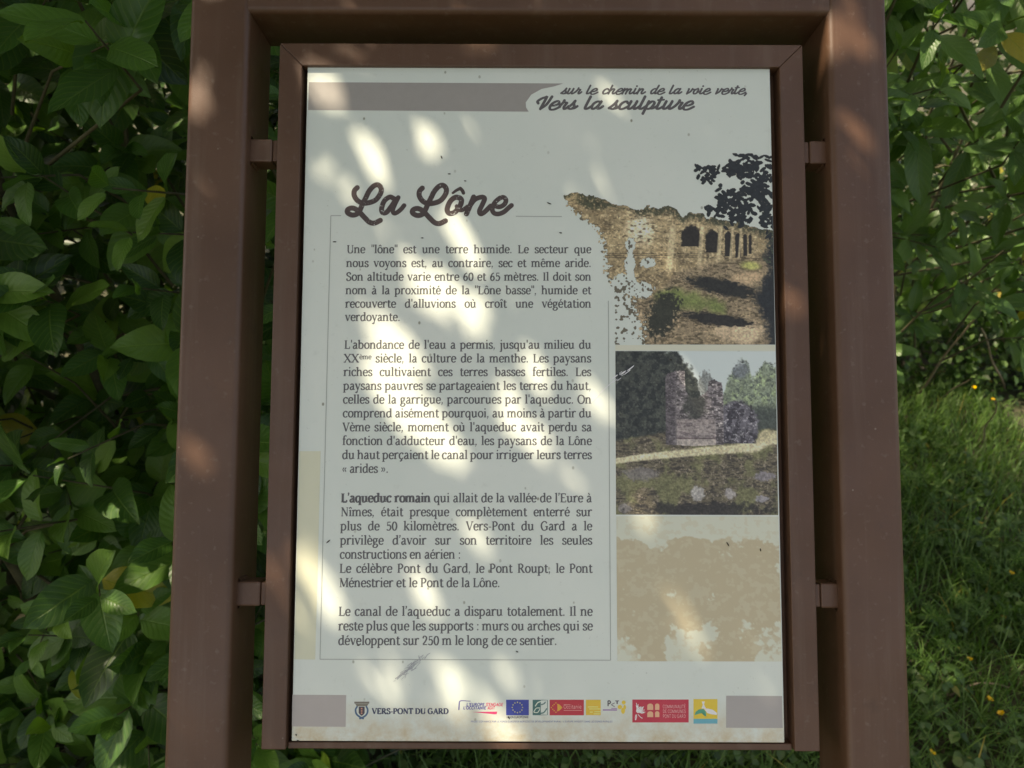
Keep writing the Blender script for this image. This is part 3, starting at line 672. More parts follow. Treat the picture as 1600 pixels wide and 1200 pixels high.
def picture(name, x0, y0, x1, y1, paint, step=1.0, lift=0.00005, corners=None):
    nx, ny = int((x1 - x0) / step) + 1, int((y1 - y0) / step) + 1
    X, Y = np.meshgrid(np.linspace(x0, x1, nx), np.linspace(y0, y1, ny))
    col, alpha = paint(X, Y)
    c4 = corners or [(x0, y0), (x1, y0), (x1, y1), (x0, y1)]
    q = [np.array(P(*c)) for c in c4]
    s, t = (X - x0) / (x1 - x0), (Y - y0) / (y1 - y0)
    W = (q[0] * ((1 - s) * (1 - t))[..., None] + q[1] * (s * (1 - t))[..., None] + q[2] * (s * t)[..., None] + q[3] * ((1 - s) * t)[..., None])
    V = np.concatenate([W.reshape(-1, 2), np.full((nx * ny, 1), LAY + lift)], 1)
    ii = (np.arange(ny - 1)[:, None] * nx + np.arange(nx - 1)[None]).ravel()
    F = np.stack([ii, ii + nx, ii + nx + 1, ii + 1], 1)
    if alpha is not None:
        a = alpha.ravel() > 0.5; F = F[a[F].sum(1) >= 2]
        use = np.unique(F); mp = np.full(len(V), -1); mp[use] = np.arange(len(use)); V = V[use]; F = mp[F]
        cc = col.reshape(-1, 3)[use]
    else: cc = col.reshape(-1, 3)
    cc = np.clip(lin(np.clip(cc, 4, 250)) * INK_K, 0, 0.88)
    return mesh_obj(name, V, F, M_PIC, panel, cols=cc)

def paint_aqueduct(X, Y):
    top = polyline(X, [(876, 312), (884, 306), (900, 302), (915, 306), (935, 312), (950, 318), (975, 322), (1000, 331), (1012, 325), (1030, 328), (1045, 323), (1058, 331), (1068, 342), (1078, 332), (1090, 334), (1105, 341), (1130, 345), (1160, 351), (1185, 358), (1212, 362)])
    top = top + (fbm(X, Y, 7, 3, 3) - .5) * 9
    n1, n2, n3 = fbm(X, Y, 22, 5, 1), fbm(X, Y, 3.6, 4, 7), fbm(X * 0.6, Y * 1.6, 4, 4, 11)
    col = np.zeros(X.shape + (3,)) + (142, 124, 90)
    col = mix(col, (112, 96, 68), sm(.45, .75, n1)); col = mix(col, (188, 168, 128), sm(.52, .72, n2) * .6)
    # sunlit face of the near pier
    col = mix(col, (204, 184, 148), sm(1.15, .35, ell(X, Y, 1000, 362, 26, 30, 20) + (n3 - .5) * .8))
    col = mix(col, (74, 64, 46), sm(.60, .72, n3) * .8)
    # plants along the top of the wall
    veg = sm(16, 5, Y - top + (n2 - .5) * 12) * sm(985, 1005, X) + sm(9, 3, Y - top) * (X < 1000) * sm(.4, .6, n2)
    veg = np.clip(veg + sm(1, .6, ell(X, Y, 925, 318, 32, 14, 12) + (n2 - .5)), 0, 1)
    col = mix(col, (58, 60, 42), veg * sm(.25, .5, n2))
    # the row of arches, smaller and smaller into the distance
    def arch(cx, y0, y1, hw):
        r = np.where(Y < y0 + hw * 1.2, np.hypot((X - cx) / hw, (Y - y0 - hw * 1.2) / (hw * 1.2)), np.abs(X - cx) / hw)
        r = np.where(Y > y1, 1 + (Y - y1) / 4, r); return sm(1.12, .92, r + (n2 - .5) * .35)
    for cx, y0, y1, hw in ((1080, 354, 386, 15), (1113, 361, 396, 10.5), (1138, 363, 402, 5.5), (1153, 366, 404, 4.2), (1164, 367, 401, 3), (1172, 368, 398, 2.2)):
        col = mix(col, (36, 33, 28), arch(cx, y0, y1, hw))
    for x0, w_ in ((1052, 7), (1098, 4.5), (1127, 4.5), (1146, 3), (1159, 2.5)):     # pale pier edges
        xx = x0 - (Y - 350) * 0.09
        col = mix(col, (176, 158, 120), sm(w_, w_ * .4, np.abs(X - xx)) * sm(350, 358, Y) * sm(440, 415, Y) * .8)
    # slope of rubble, grass, path and shade in front
    gl = polyline(X, [(1000, 470), (1040, 445), (1055, 425), (1100, 412), (1150, 404), (1210, 398)])
    g = sm(-4, 8, Y - gl)
    gc = np.zeros(X.shape + (3,)) + (124, 108, 82); gc = mix(gc, (80, 70, 50), sm(.5, .62, n3)); gc = mix(gc, (165, 142, 108), sm(.58, .72, n2) * .7)
    gc = mix(gc, (100, 112, 58), sm(1.1, .4, ell(X, Y, 1080, 472, 66, 22, 10) + (n1 - .5) * 1.2)); gc = mix(gc, (150, 150, 82), sm(1, .3, ell(X, Y, 1172, 416, 22, 10, 5)))
    gc = mix(gc, (160, 135, 102), sm(1.1, .5, ell(X, Y, 1165, 436, 30, 12, -10) + (n2 - .5) * .6))
    gc = mix(gc, (172, 150, 118), sm(1.1, .5, ell(X, Y, 1150, 520, 52, 22, 8) + (n1 - .5) * 1.1))
    gc = mix(gc, (34, 35, 30), sm(1.1, .75, ell(X, Y, 1128, 450, 58, 13, 12) + (n3 - .5) * .9)); gc = mix(gc, (36, 35, 30), sm(1.1, .75, ell(X, Y, 1120, 500, 55, 10, 8) + (n3 - .5) * 1.1))
    gc = mix(gc, (42, 44, 33), sm(1.1, .7, ell(X, Y, 1035, 492, 24, 40, 25) + (n2 - .5) * 1.3))
    col = mix(col, gc, g)
    dk = sm(0, 14, X - polyline(Y, [(238, 1300), (372, 1196), (400, 1186), (420, 1196), (440, 1184), (470, 1170), (500, 1186), (540, 1192)]) + (n2 - .5) * 22)
    col = mix(col, (31, 35, 35), dk * (Y > 365)); col = mix(col, (62, 72, 52), dk * sm(.56, .68, n2) * (Y > 365) * (Y < 412))
    gr_ = fbm(X, Y, 2.4, 3, 91); big = fbm(X, Y, 14, 3, 95)
    col = col * (0.62 + 0.55 * gr_ + 0.22 * big)[..., None]; col = col * .86 + col.mean(2, keepdims=True) * .14
    # what is left of the picture's torn left side
    left = polyline(Y, [(298, 878), (318, 882), (345, 908), (356, 930), (370, 938), (400, 944), (440, 948), (470, 985), (500, 1000), (538, 1004)])
    a = sm(-10, 16, X - left + (n2 - .5) * 34); a = a * (Y > top)
    for cx, cy, rx, ry in ((985, 385, 9, 13), (984, 415, 9, 22), (1012, 412, 14, 9), (975, 445, 26, 18), (1002, 455, 22, 14)):
        a = a * sm(.55, 1.25, ell(X, Y, cx, cy, rx, ry) + (n2 - .5) * .7)
    spk = (fbm(X, Y, 4.2, 2, 31) > .70) & (X > left - 4) & (Y > 300) & (Y < 537) & (X > 945 - (Y < 440) * 40)
    spk2 = (fbm(X, Y, 4.2, 2, 33) > .67) & (X > 960) & (X < 1012) & (Y > 440)
    col = np.where((a < .5)[..., None], np.array((84, 80, 66.)), col); a = np.maximum(a, (spk & (Y > top)) | spk2)
    # dark leafy branch hanging in from the corner
    rs = np.random.default_rng(3); br = np.zeros_like(X); lf = np.zeros_like(X)
    clus = [(1172, 262, 34, 24), (1185, 290, 22, 26), (1150, 262, 26, 12), (1118, 268, 20, 8), (1110, 280, 12, 7), (1140, 312, 20, 18), (1160, 322, 26, 20), (1128, 318, 14, 16), (1155, 345, 22, 12), (1195, 322, 14, 30), (1198, 350, 12, 16), (1100, 262, 14, 4), (1112, 328, 10, 6), (1170, 300, 16, 14)]
    for cx, cy, rx, ry in clus:
        for i in range(int(rx * ry / 13) + 4):
            px, py = cx + rs.normal() * rx * .5, cy + rs.normal() * ry * .55
            if py < 240: py = 240 + rs.random() * 6
            sx = (np.abs(X - px) < 9) & (np.abs(Y - py) < 9)
            if sx.any(): lf[sx] = np.maximum(lf[sx], ell(X[sx], Y[sx], px, py, 5.6 * rs.uniform(.6, 1.2), 2.6 * rs.uniform(.7, 1.2), rs.uniform(-80, 60)) < 1)
    lf = lf * (Y > 239)
    col = np.where((lf > .5)[..., None], np.array((27, 32, 33.)) + (n2[..., None] - .5) * 18, col); a = np.maximum(a, lf)
    return col, a
picture('aqueduct_photograph', 874, 238, 1208, 538.5, paint_aqueduct, 0.75, corners=[(874, 236.5), (1205.5, 239), (1211, 538.5), (874, 538.5)])

def paint_pier(X, Y):
    n1, n2, n3 = fbm(X, Y, 26, 5, 41), fbm(X, Y, 3.4, 4, 47), fbm(X * .55, Y * 1.8, 3.6, 4, 53)
    n4 = fbm(X, Y, 7, 5, 59)
    col = np.zeros(X.shape + (3,)) + (164, 174, 171)                                  # pale sky
    t1 = polyline(X, [(960, 540), (1058, 545), (1068, 560), (1085, 580), (1092, 600), (1100, 640), (1110, 660)])
    tr = sm(-6, 6, Y - t1 + (n4 - .5) * 26); tr = tr * (X < 1106)
    dark = mix(mix(np.zeros_like(col) + (54, 58, 52), (34, 38, 36), sm(.42, .6, n4)), (78, 82, 72), sm(.6, .78, n2) * .7)
    col = mix(col, dark, tr)
    col = mix(col, (112, 116, 112), sm(1.1, .7, ell(X, Y, 1104, 602, 12, 22) + (n2 - .5)))
    rt = polyline(X, [(1128, 640), (1138, 596), (1150, 575), (1160, 562), (1172, 566), (1178, 590), (1190, 578), (1198, 565), (1212, 572), (1218, 570)])
    gr = mix(mix(np.zeros_like(col) + (108, 118, 100), (132, 146, 112), sm(.45, .7, n4)), (76, 84, 76), sm(.54, .7, n2))
    gr = mix(gr, (92, 98, 104), sm(1.1, .5, ell(X, Y, 1160, 577, 18, 18)) * .8)
    col = mix(col, gr, sm(-5, 6, Y - rt + (n2 - .5) * 20) * (X > 1126)); col = mix(col, (62, 68, 62), sm(628, 645, Y + (n4 - .5) * 24) * sm(1165, 1185, X))
    # ground
    gnd = mix(mix(np.zeros_like(col) + (88, 82, 66), (58, 54, 46), sm(.46, .62, n3)), (124, 114, 98), sm(.58, .74, n2) * .8)
    gnd = mix(gnd, (98, 100, 68), sm(.5, .66, n1) * .7)
    gy = polyline(X, [(960, 690), (1000, 684), (1040, 676), (1130, 680), (1190, 672), (1218, 672)]); col = mix(col, gnd, sm(-3, 3, Y - gy + (n4 - .5) * 8))
    pth = polyline(X, [(960, 722), (1000, 716), (1050, 711), (1100, 706), (1150, 702), (1185, 697), (1200, 688), (1218, 684)])
    pw = polyline(X, [(960, 5), (1050, 6.5), (1150, 7.5), (1190, 12), (1218, 12)])
    col = mix(col, (172, 164, 134), sm(1.15, .6, np.abs(Y - pth) / pw + (n2 - .5) * .5)); col = mix(col, (158, 150, 120), sm(1.1, .6, ell(X, Y, 1197, 682, 14, 10, -40)))
    # mound beside the pier
    mo = sm(1.06, .94, ell(X, Y, 1150, 672, 37, 45, 18) + (n2 - .5) * .25) * (Y < 694)
    col = mix(col, mix(mix(np.zeros_like(col) + (88, 86, 91), (52, 50, 54), sm(.46, .6, n4)), (142, 139, 141), sm(.58, .78, n2)), mo)
    # ruined pier: two stubs and the wall between
    tp = polyline(X, [(1040, 592), (1044, 584), (1056, 580), (1071, 579), (1072.5, 612), (1078, 620), (1090, 624), (1100, 617), (1108, 611), (1109, 596), (1118, 594), (1130, 600), (1133, 622)])
    wall = (X > 1041) & (X < 1132) & (Y > tp + (n2 - .5) * 5) & (Y < 698 - np.abs(X - 1085) * .05)
    st = mix(mix(np.zeros_like(col) + (112, 106, 106), (66, 62, 62), sm(.44, .58, n3)), (156, 150, 146), sm(.6, .74, n2))
    st = mix(st, (52, 54, 48), sm(1.1, .6, ell(X, Y, 1088, 636, 20, 24) + (n4 - .5) * .9) * .8); st = mix(st, (58, 54, 56), sm(1058, 1054, X) * .55)
    low = sm(654, 658, Y) * sm(1055, 1058, X) * sm(1121, 1118, X); st = mix(st, mix(np.zeros_like(col) + (128, 120, 116), (98, 90, 90), sm(.5, .66, n3)), low)
    st = mix(st, (84, 74, 74), sm(1.4, .6, np.abs(Y - 686)) * low); st = mix(st, (150, 142, 134), sm(687, 688, Y) * low * .8); st = mix(st, (84, 80, 80), sm(1.5, .5, np.abs(X - 1057)) * (Y > 600) * .7)
    col = np.where(wall[..., None], st, col)
    # blocks lying in the foreground
    for cx, cy, rx, ry, c in ((1090, 772, 12, 12, (150, 148, 144)), (1140, 772, 10, 9, (142, 138, 136)), (1000, 742, 30, 12, (102, 98, 94)), (1190, 780, 12, 6, (120, 118, 122)), (975, 795, 12, 8, (112, 108, 104)), (1195, 745, 18, 8, (116, 112, 116))):
        col = mix(col, c, sm(1.1, .7, ell(X, Y, cx, cy, rx, ry) + (n2 - .5) * .9) * .85)
    col = mix(col, (34, 33, 32), sm(1.1, .6, ell(X, Y, 1100, 796, 110, 12) + (n4 - .5) * 1.3) * .8)
    gr_ = fbm(X, Y, 2.4, 3, 191); big = fbm(X, Y, 14, 3, 195); skym = (col.mean(2) > 160)
    col = np.where(skym[..., None], col, col * (0.60 + 0.58 * gr_ + 0.22 * big)[..., None])
    return col, None
picture('ruined_pier_photograph', 961.5, 549, 1216, 804.5, paint_pier, 0.75, corners=[(961.5, 548.5), (1211.5, 549.5), (1215.8, 804.8), (962.5, 804)])

def paint_lichen(X, Y):
    n1, n2 = fbm(X, Y, 60, 5, 71), fbm(X, Y * 1.2, 9, 4, 77)
    col = np.zeros(X.shape + (3,)) + (163, 166, 150)
    m = sm(.545, .60, n1 * .8 + n2 * .25 + sm(830, 850, Y) * .06 - sm(850, 826, Y) * .3 + sm(1.2, .4, ell(X, Y, 1180, 920, 70, 55)) * .2)
    col = mix(col, (150, 141, 116), m); col = mix(col, (158, 154, 132), sm(.55, .62, n2) * .5)
    return col, None
picture('beige_texture_print', 964, 807, 1222, 1033.5, paint_lichen, 1.2, corners=[(963, 806.5), (1216, 807), (1221.5, 1033.5), (964.5, 1033)])
k = Ink(); k.poly_px([(961.5, 539.3), (1211, 539.3), (1211.4, 548), (961.5, 547.8)]); k.obj('picture_gap_band', ink_mat((166, 167, 150)))

# ---------------------------------------------------------------- the row of small logos
def rect_px(x0, y0, x1, y1): return [(x0, y0), (x1, y0), (x1, y1), (x0, y1)]
def shape_obj(name, rgb, parent, fn, wear=0):
    k = Ink(); fn(k); k.obj(name, ink_mat(rgb, wear), panel); return panel
# town crest and name
c = shape_obj('crest', (92, 88, 76), panel, lambda k: [k.poly_px([(553.5, 1096.3), (577.2, 1096.3), (576.8, 1099.4), (554, 1099.4)]), k.poly_px([(555, 1099.8), (575.8, 1099.8), (573.5, 1103.2), (557.5, 1103.2)])])
shape_obj('shield', (58, 50, 56), c, lambda k: k.poly_px([(560.5, 1104), (569.8, 1104), (569.8, 1114), (567.5, 1117), (565, 1118.4), (562.8, 1117), (560.5, 1114)]))
shape_obj('shield_charge', (170, 120, 96), c, lambda k: [k.poly_px(rect_px(564.1, y, 566.3, y + 2.2), .00008) for y in (1106, 1109.6, 1113.2)])
shape_obj('laurel', (52, 78, 100), c, lambda k: [k.stroke_px([(558, 1104), (555.6, 1109), (557, 1115.5), (562, 1120), (567.5, 1122.6)], 2.6), k.stroke_px([(572.4, 1104), (574.6, 1109), (573.2, 1115.5), (568.5, 1120), (562.5, 1122.6)], 2.6)])
shape_obj('town_name', (44, 50, 68), panel, lambda k: k.text_px('VERS-PONT DU GARD', 581, 701, 1115.4, 6.0, bold=1.5, justify=False))
# campaign wordmark
c = shape_obj('campaign_logo', (62, 52, 110), panel, lambda k: k.stroke_px([(717, 1108.5), (717.5, 1100), (718.6, 1095.6), (724, 1094.8), (735, 1095.5)], 1.9, taper=.6))
shape_obj('wordmark', (58, 54, 118), c, lambda k: [k.text_px("L'EUROPE", 728.5, 757, 1103, 3.1, 1.5, True, False, .15), k.text_px("L'OCCITANIE", 723.5, 759.5, 1108.2, 3.1, 1.5, True, False, .15)])
shape_obj('wordmark', (172, 58, 82), c, lambda k: [k.text_px("S'ENGAGE", 759, 786, 1103, 3.1, 1.5, True, False, .15), k.text_px('AGIT', 761.5, 773, 1108.2, 3.1, 1.5, True, False, .15)])
shape_obj('swoosh', (166, 48, 84), c, lambda k: k.poly_px([(738, 1112.4), (777, 1111.8), (776, 1115.8), (772, 1116)]))
# flag with a ring of stars
c = shape_obj('flag_logo', (40, 52, 118), panel, lambda k: k.poly_px(rect_px(790.8, 1093.3, 826.3, 1117.6)))
def stars(k):
    for i in range(12):
        a = R(30 * i); cx, cy = 808.5 + 8 * math.sin(a), 1105.3 - 8 * math.cos(a)
        k.poly_px([(cx + (1.3 if j % 2 == 0 else .55) * math.sin(R(36 * j)), cy - (1.3 if j % 2 == 0 else .55) * math.cos(R(36 * j))) for j in range(10)], .00006)
shape_obj('star', (188, 172, 70), c, stars)
shape_obj('caption', (54, 58, 70), c, lambda k: k.text_px('UNION EUROPÉENNE', 791.5, 826, 1122, 2.2, 1.3, True, False))
shape_obj('funding_line', (92, 96, 128), panel, lambda k: k.text_px("PROJET COFINANCE PAR LE FONDS EUROPEEN AGRICOLE DE DEVELOPPEMENT RURAL - L'EUROPE INVESTIT DANS LES ZONES RURALES", 735.5, 957, 1128.6, 1.75, 1.0, True, False))
# two-tone leaf logo
c = shape_obj('leaf_logo', (44, 82, 78), panel, lambda k: k.poly_px(rect_px(832.3, 1093.4, 845, 1117.4)))
shape_obj('leaf_outline', (54, 88, 82), c, lambda k: [k.stroke_px([(845, 1093.8), (855.4, 1093.8), (855.4, 1117), (845, 1117)], .9, smooth=False), k.stroke_px([(845.5, 1114.5), (850, 1113), (854, 1107.5)], 1.8), k.stroke_px([(846, 1101), (850, 1099.5), (852, 1097)], 1.6)])
shape_obj('leaf_mark', (168, 176, 160), c, lambda k: [k.stroke_px([(836.5, 1103), (840, 1098), (844.5, 1096)], 1.5, .00006), k.stroke_px([(834, 1112), (838, 1106.5), (843.5, 1106)], 1.2, .00006), k.stroke_px([(834.5, 1113), (840, 1113), (843.5, 1108)], 1.2, .00006)])
# red regional logo with golden cross
c = shape_obj('regional_logo', (150, 38, 46), panel, lambda k: k.poly_px(rect_px(858.8, 1093.3, 912.3, 1117.6)))
def cross(k):
    for a in range(0, 360, 30):
        r0 = 5.6 if a % 90 else 7.2
        cx, cy = 868.6 + r0 * math.sin(R(a)), 1105.4 - r0 * math.cos(R(a))
        k.poly_px([(cx + 1.0 * math.sin(R(60 * j)), cy + 1.0 * math.cos(R(60 * j))) for j in range(6)], .00006)
    k.poly_px([(871, 1099.5), (874.5, 1101), (878.8, 1105.4), (874.5, 1109.8), (871, 1111.3)], .00006)
shape_obj('golden_cross', (204, 132, 50), c, cross)
shape_obj('region_name', (196, 128, 122), c, lambda k: [k.text_px('Occitanie', 880.5, 908.5, 1107, 4.0, .8, True, False, lift=.00006), k.stroke_px([(881, 1109.8), (909, 1109.8)], .7, .00006, False), k.stroke_px([(881, 1100.9), (891, 1100.9)], .6, .00006, False)])
# orange square
c = shape_obj('orange_logo', (204, 146, 50), panel, lambda k: k.poly_px(rect_px(915.4, 1093.3, 938.6, 1117.3)))
shape_obj('orange_logo_lines', (222, 184, 104), c, lambda k: [k.stroke_px([(x0, y), (x1, y)], 1.3, .00006, False) for x0, x1, y in ((919, 934, 1104.4), (921, 938, 1107.6), (922, 926, 1112.5), (929, 938, 1112), (928, 937, 1115.2))])
# small lettered logo with orange drops
c = shape_obj('lettered_logo', (62, 56, 60), panel, lambda k: [k.text_px('P', 948.5, 955, 1103.4, 6.0, 1.5, True, False), k.text_px('T', 961, 967.5, 1099.8, 3.4, 1.8, True, False)])
shape_obj('letter_c', (96, 90, 92), c, lambda k: k.stroke_px([(960, 1098.5), (955.6, 1101), (960, 1104)], 1.2))
shape_obj('drops', (214, 152, 52), c, lambda k: [k.poly_px([(cx + rx * math.cos(R(40 * j)), cy + ry * math.sin(R(40 * j))) for j in range(9)]) for cx, cy, rx, ry in ((968.5, 1104.6, 3.6, 3.4), (974.5, 1097.5, 3.2, 3.2), (973.5, 1110.5, 3.2, 5), (976, 1105, 2.2, 4))])
shape_obj('logo_caption', (116, 78, 126), c, lambda k: [k.stroke_px([(942.5, 1109.3), (963.5, 1109.3)], 1.6, 0, False), k.stroke_px([(955.5, 1106.8), (963.5, 1106.8)], 1.0, 0, False)])
# red community logo
c = shape_obj('community_logo', (152, 40, 54), panel, lambda k: k.poly_px(rect_px(988, 1093, 1076, 1128.8)))
def archs(k):
    for x0, x1 in ((1011.3, 1020.6), (1023.4, 1030.2)):
        for y0, y1 in ((1099.2, 1109.2), (1111.2, 1120.4)):
            xm = (x0 + x1) / 2; h = (x1 - x0) / 2
            k.poly_px([(x0, y1)] + [(xm - h * math.cos(R(a)), y0 + h * .8 - h * .8 * math.sin(R(a))) for a in range(0, 181, 30)] + [(x1, y1)], .00006)
shape_obj('arch_mark', (204, 136, 106), c, archs)
shape_obj('community_name', (214, 140, 136), c, lambda k: [k.text_px(t, 1035.5, 1071.5, y, 3.55, .75, True, False, lift=.00006) for t, y in (('COMMUNAUTÉ', 1106.4), ('DE COMMUNES', 1113.8), ('PONT DU GARD', 1121.4))])
def tree_mark(k):
    rs = random.Random(4)
    for i in range(22):
        a = R(rs.uniform(-95, 110)); r0, r1 = rs.uniform(1, 5), rs.uniform(8, 13)
        p0 = (994.5 + r0 * math.cos(a) * .8, 1113 + r0 * math.sin(a)); p1 = (994.5 + r1 * math.cos(a) * 1.05, 1112 + r1 * math.sin(a) * 1.05)
        k.stroke_px([(max(989, p0[0]), p0[1]), ((p0[0] + p1[0]) / 2 + rs.uniform(-1.5, 1.5), (p0[1] + p1[1]) / 2 + rs.uniform(-1.5, 1.5)), (max(989, p1[0]), p1[1])], 1.0, .00007)
shape_obj('tree_mark', (204, 178, 172), c, tree_mark)
# yellow landscape logo
c = shape_obj('landscape_logo', (206, 152, 52), panel, lambda k: k.poly_px(rect_px(1083.5, 1092.3, 1121, 1123)))
shape_obj('water_band', (70, 132, 142), c, lambda k: k.poly_px(rect_px(1083.6, 1123.2, 1121, 1130.6)))
shape_obj('white_hill', (186, 186, 178), c, lambda k: [k.poly_px([(1100, 1107), (1106, 1107), (1114, 1109), (1120, 1114), (1120, 1117), (1112, 1116), (1105, 1114)], .00006), k.poly_px([(1096.5, 1096), (1101, 1096), (1100, 1101), (1103, 1107), (1096, 1107), (1098, 1101)], .00006)])
shape_obj('green_hill', (52, 122, 98), c, lambda k: k.poly_px([(1085, 1117.5), (1087, 1112), (1092, 1108.4), (1099, 1107.6), (1103, 1112), (1103.4, 1119), (1101, 1119), (1100, 1113.6), (1092, 1115)], .00008))

# scratches and debris on the laminate
rs = random.Random(8); k = Ink()
for i in range(46):
    t = rs.gauss(0, 1); x, y = 642 + t * 11 + rs.gauss(0, 2.5), 1041 - t * 9.5 + rs.gauss(0, 2.2)
    l = abs(rs.gauss(0, 5)) + 1.2; an = R(40 + rs.gauss(0, 9) + (rs.random() < .2) * rs.uniform(-60, 60))
    cx, sy = math.cos(an) * l, math.sin(an) * l
    k.stroke_px([(x - cx, y + sy), (x + rs.gauss(0, .5), y + rs.gauss(0, .5)), (x + cx, y - sy)], rs.uniform(.3, 1.3), .0001, True, taper=rs.uniform(.2, .9))
k.obj('scratch', ink_mat((124, 127, 128)))
k = Ink()
for i in range(16):
    x = rs.uniform(955, 988); y = 598 - (x - 955) * .75 + rs.gauss(0, 3); l = rs.uniform(2, 7)
    k.stroke_px([(x - l * .8, y + l * .6), (x + l * .8, y - l * .6)], rs.uniform(.5, 1.3), .00012, False, taper=.5)
k.stroke_px([(925, 628), (940, 612), (962, 592)], .9, .00012)
k.obj('scratch', ink_mat((186, 192, 190)))
acc = Acc()
for x, y, l, a in ((858, 318, 4, 20), (1137, 850, 4, 60), (1188, 859, 2.5, 80), (513, 846, 4, -40), (876, 364, 2.4, 10), (690, 246, 3, 70), (523, 378, 3, 0), (727, 283, 2, 10), (660, 372, 2, 0), (702, 272, 2.4, 0), (1048, 562, 2, 20), (1160, 566, 2.2, 0), (560, 1008, 2, 0), (808, 1018, 2, 20), (795, 1121, 2.6, 60), (466, 1157, 2, 20), (463, 1148, 1.6, 70)):
    u, v = P(x, y); d = Vector((math.cos(R(a)), -math.sin(R(a)), 0)) * l * PX; c0 = Vector((u, v, .0006))
    V, F = tube([c0 - d, c0 - d * .5, c0 + d * .4, c0 + d], [.0001, .8 * PX, .9 * PX, .0001], 6); acc.add(V, F)
acc.obj('dirt_speck', plain_mat('dirt', (.02, .017, .012), (.06, .05, .035), 300), panel, smooth=True)['kind'] = 'stuff'
# ---------------------------------------------------------------- leaves
def leaf_shape(nl=9, nw=5, width=0.27, fold=0.28, curl=0.22, wave=0.03, tip=1.0, seed=0):
    rs = np.random.default_rng(seed); V = []; UV = []
    for i in range(nl):
        t = i / (nl - 1); hw = width * (math.sin(math.pi * min(1, t ** 0.92)) ** 0.66) * (1 - 0.16 * t * tip) + 0.004
        for j in range(nw):
            s = j / (nw - 1) * 2 - 1
            V.append((s * hw, t, abs(s) * hw * fold - curl * t * t + wave * math.sin(t * 9 + s * 2 + seed) * abs(s)))
            UV.append((0.5 + s * 0.5, t))
    F = [(i * nw + j, i * nw + j + 1, (i + 1) * nw + j + 1, (i + 1) * nw + j) for i in range(nl - 1) for j in range(nw - 1)]
    return np.array(V), np.array(F), np.array(UV)
BROAD = [leaf_shape(width=w_, fold=f, curl=c, seed=i) for i, (w_, f, c) in enumerate(((.27, .25, .15), (.30, .35, .28), (.25, .15, .08), (.29, .45, .35), (.32, .2, .2)))]
LANCE = [leaf_shape(width=w_, fold=f, curl=c, seed=i + 9) for i, (w_, f, c) in enumerate(((.19, .35, .15), (.21, .45, .3), (.17, .25, .1), (.22, .3, .25)))]
OVAL = [leaf_shape(4, 3, .34, .3, .2, .02, .4, 20), leaf_shape(4, 3, .38, .2, .3, .02, .2, 21)]

DIA = (np.array([(0, 0, 0), (.24, .35, .06), (.17, .8, .0), (0, 1, -.08), (-.17, .8, 0), (-.24, .35, .06)]), np.array([(0, 1, 2, 3), (0, 3, 4, 5)]), np.array([(.5, 0), (1, .4), (.9, .8), (.5, 1), (.1, .8), (0, .4)]))
def unit(v): return v / np.maximum(np.linalg.norm(v, axis=-1, keepdims=True), 1e-9)
class Leaves:
    def __init__(s): s.pos = []; s.L = []; s.Z = []; s.size = []; s.kind = []
    def add(s, pos, l, z, size, kind): s.pos.append(pos); s.L.append(l); s.Z.append(z); s.size.append(size); s.kind.append(kind)
    def arrays(s):
        p, L, Z = np.array(s.pos), unit(np.array(s.L)), np.array(s.Z)
        Z = unit(Z - (Z * L).sum(1, keepdims=True) * L); X = np.cross(L, Z)
        return p, np.stack([X, L, Z], 2), np.array(s.size), np.array(s.kind)
def bake(name, shapes, p, M, sz, kd, mat, parent, kind=None, uv=True):
    Vs, Fs, Us, n = [], [], [], 0
    for q, (V, F, UV) in enumerate(shapes):
        i = np.where(kd == q)[0]
        if len(i) == 0: continue
        W = np.einsum('nij,vj->nvi', M[i], V) * sz[i][:, None, None] + p[i][:, None]
        Vs.append(W.reshape(-1, 3)); Fs.append((F[None] + (np.arange(len(i)) * len(V))[:, None, None]).reshape(-1, 4) + n); Us.append(np.tile(UV, (len(i), 1)))
        n += len(i) * len(V)
    o = mesh_obj(name, np.concatenate(Vs), np.concatenate(Fs), mat, parent, smooth=True, uv=np.concatenate(Us))
    if kind: o['kind'] = kind
    return o
CR = np.array(CROT)
def project(p):
    q = (p - np.array(CAM)) @ CR
    d = -q[:, 2]; dd = np.where(d > 0.05, d, 1e9)
    return 800 + q[:, 0] / dd * FPX, 600 - q[:, 1] / dd * FPX, d
def shrub_leaves(root, lv, shapes, meshes, mat, nsingle=300):
    """the largest leaves in view become objects of their own, the rest one mesh"""
    p, M, sz, kd = lv.arrays(); p = p - np.array(root.location)
    px, py, d = project(p + np.array(root.location) + M[:, :, 1] * sz[:, None] * .5)
    vis = (d > .2) & (px > -20) & (px < 1620) & (py > -20) & (py < 1220) & ~((px > 290) & (px < 1395))
    vis |= (d > .2) & (px > 384) & (px < 440) & (py > 60) & (py < 1200)
    facing = np.abs(M[:, 1, 2]) * .5 + .5
    score = np.where(vis, sz * facing / np.maximum(d, .3) ** 2.2, 0)
    order = np.argsort(-score)[:nsingle]; order = order[score[order] > 0]
    for i in order:
        o = bpy.data.objects.new('leaf', meshes[kd[i]])
        A = Matrix(M[i].tolist()).to_4x4(); o.matrix_local = Matrix.Translation(Vector(p[i])) @ A @ Matrix.Scale(sz[i], 4)
        link(o, root)
    rest = np.ones(len(p), bool); rest[order] = False
    if rest.any(): bake('foliage', shapes, p[rest], M[rest], sz[rest], kd[rest], mat, root, 'stuff')
def leaf_meshes(shapes, mat):
    out = []
    for V, F, UV in shapes:
        me = np_mesh('leaf', V, F, smooth=True, uv=UV); me.materials.append(mat); out.append(me)
    return out
ME_BROAD = leaf_meshes(BROAD, M_LEAF); ME_LANCE = leaf_meshes(LANCE, M_LEAF2)

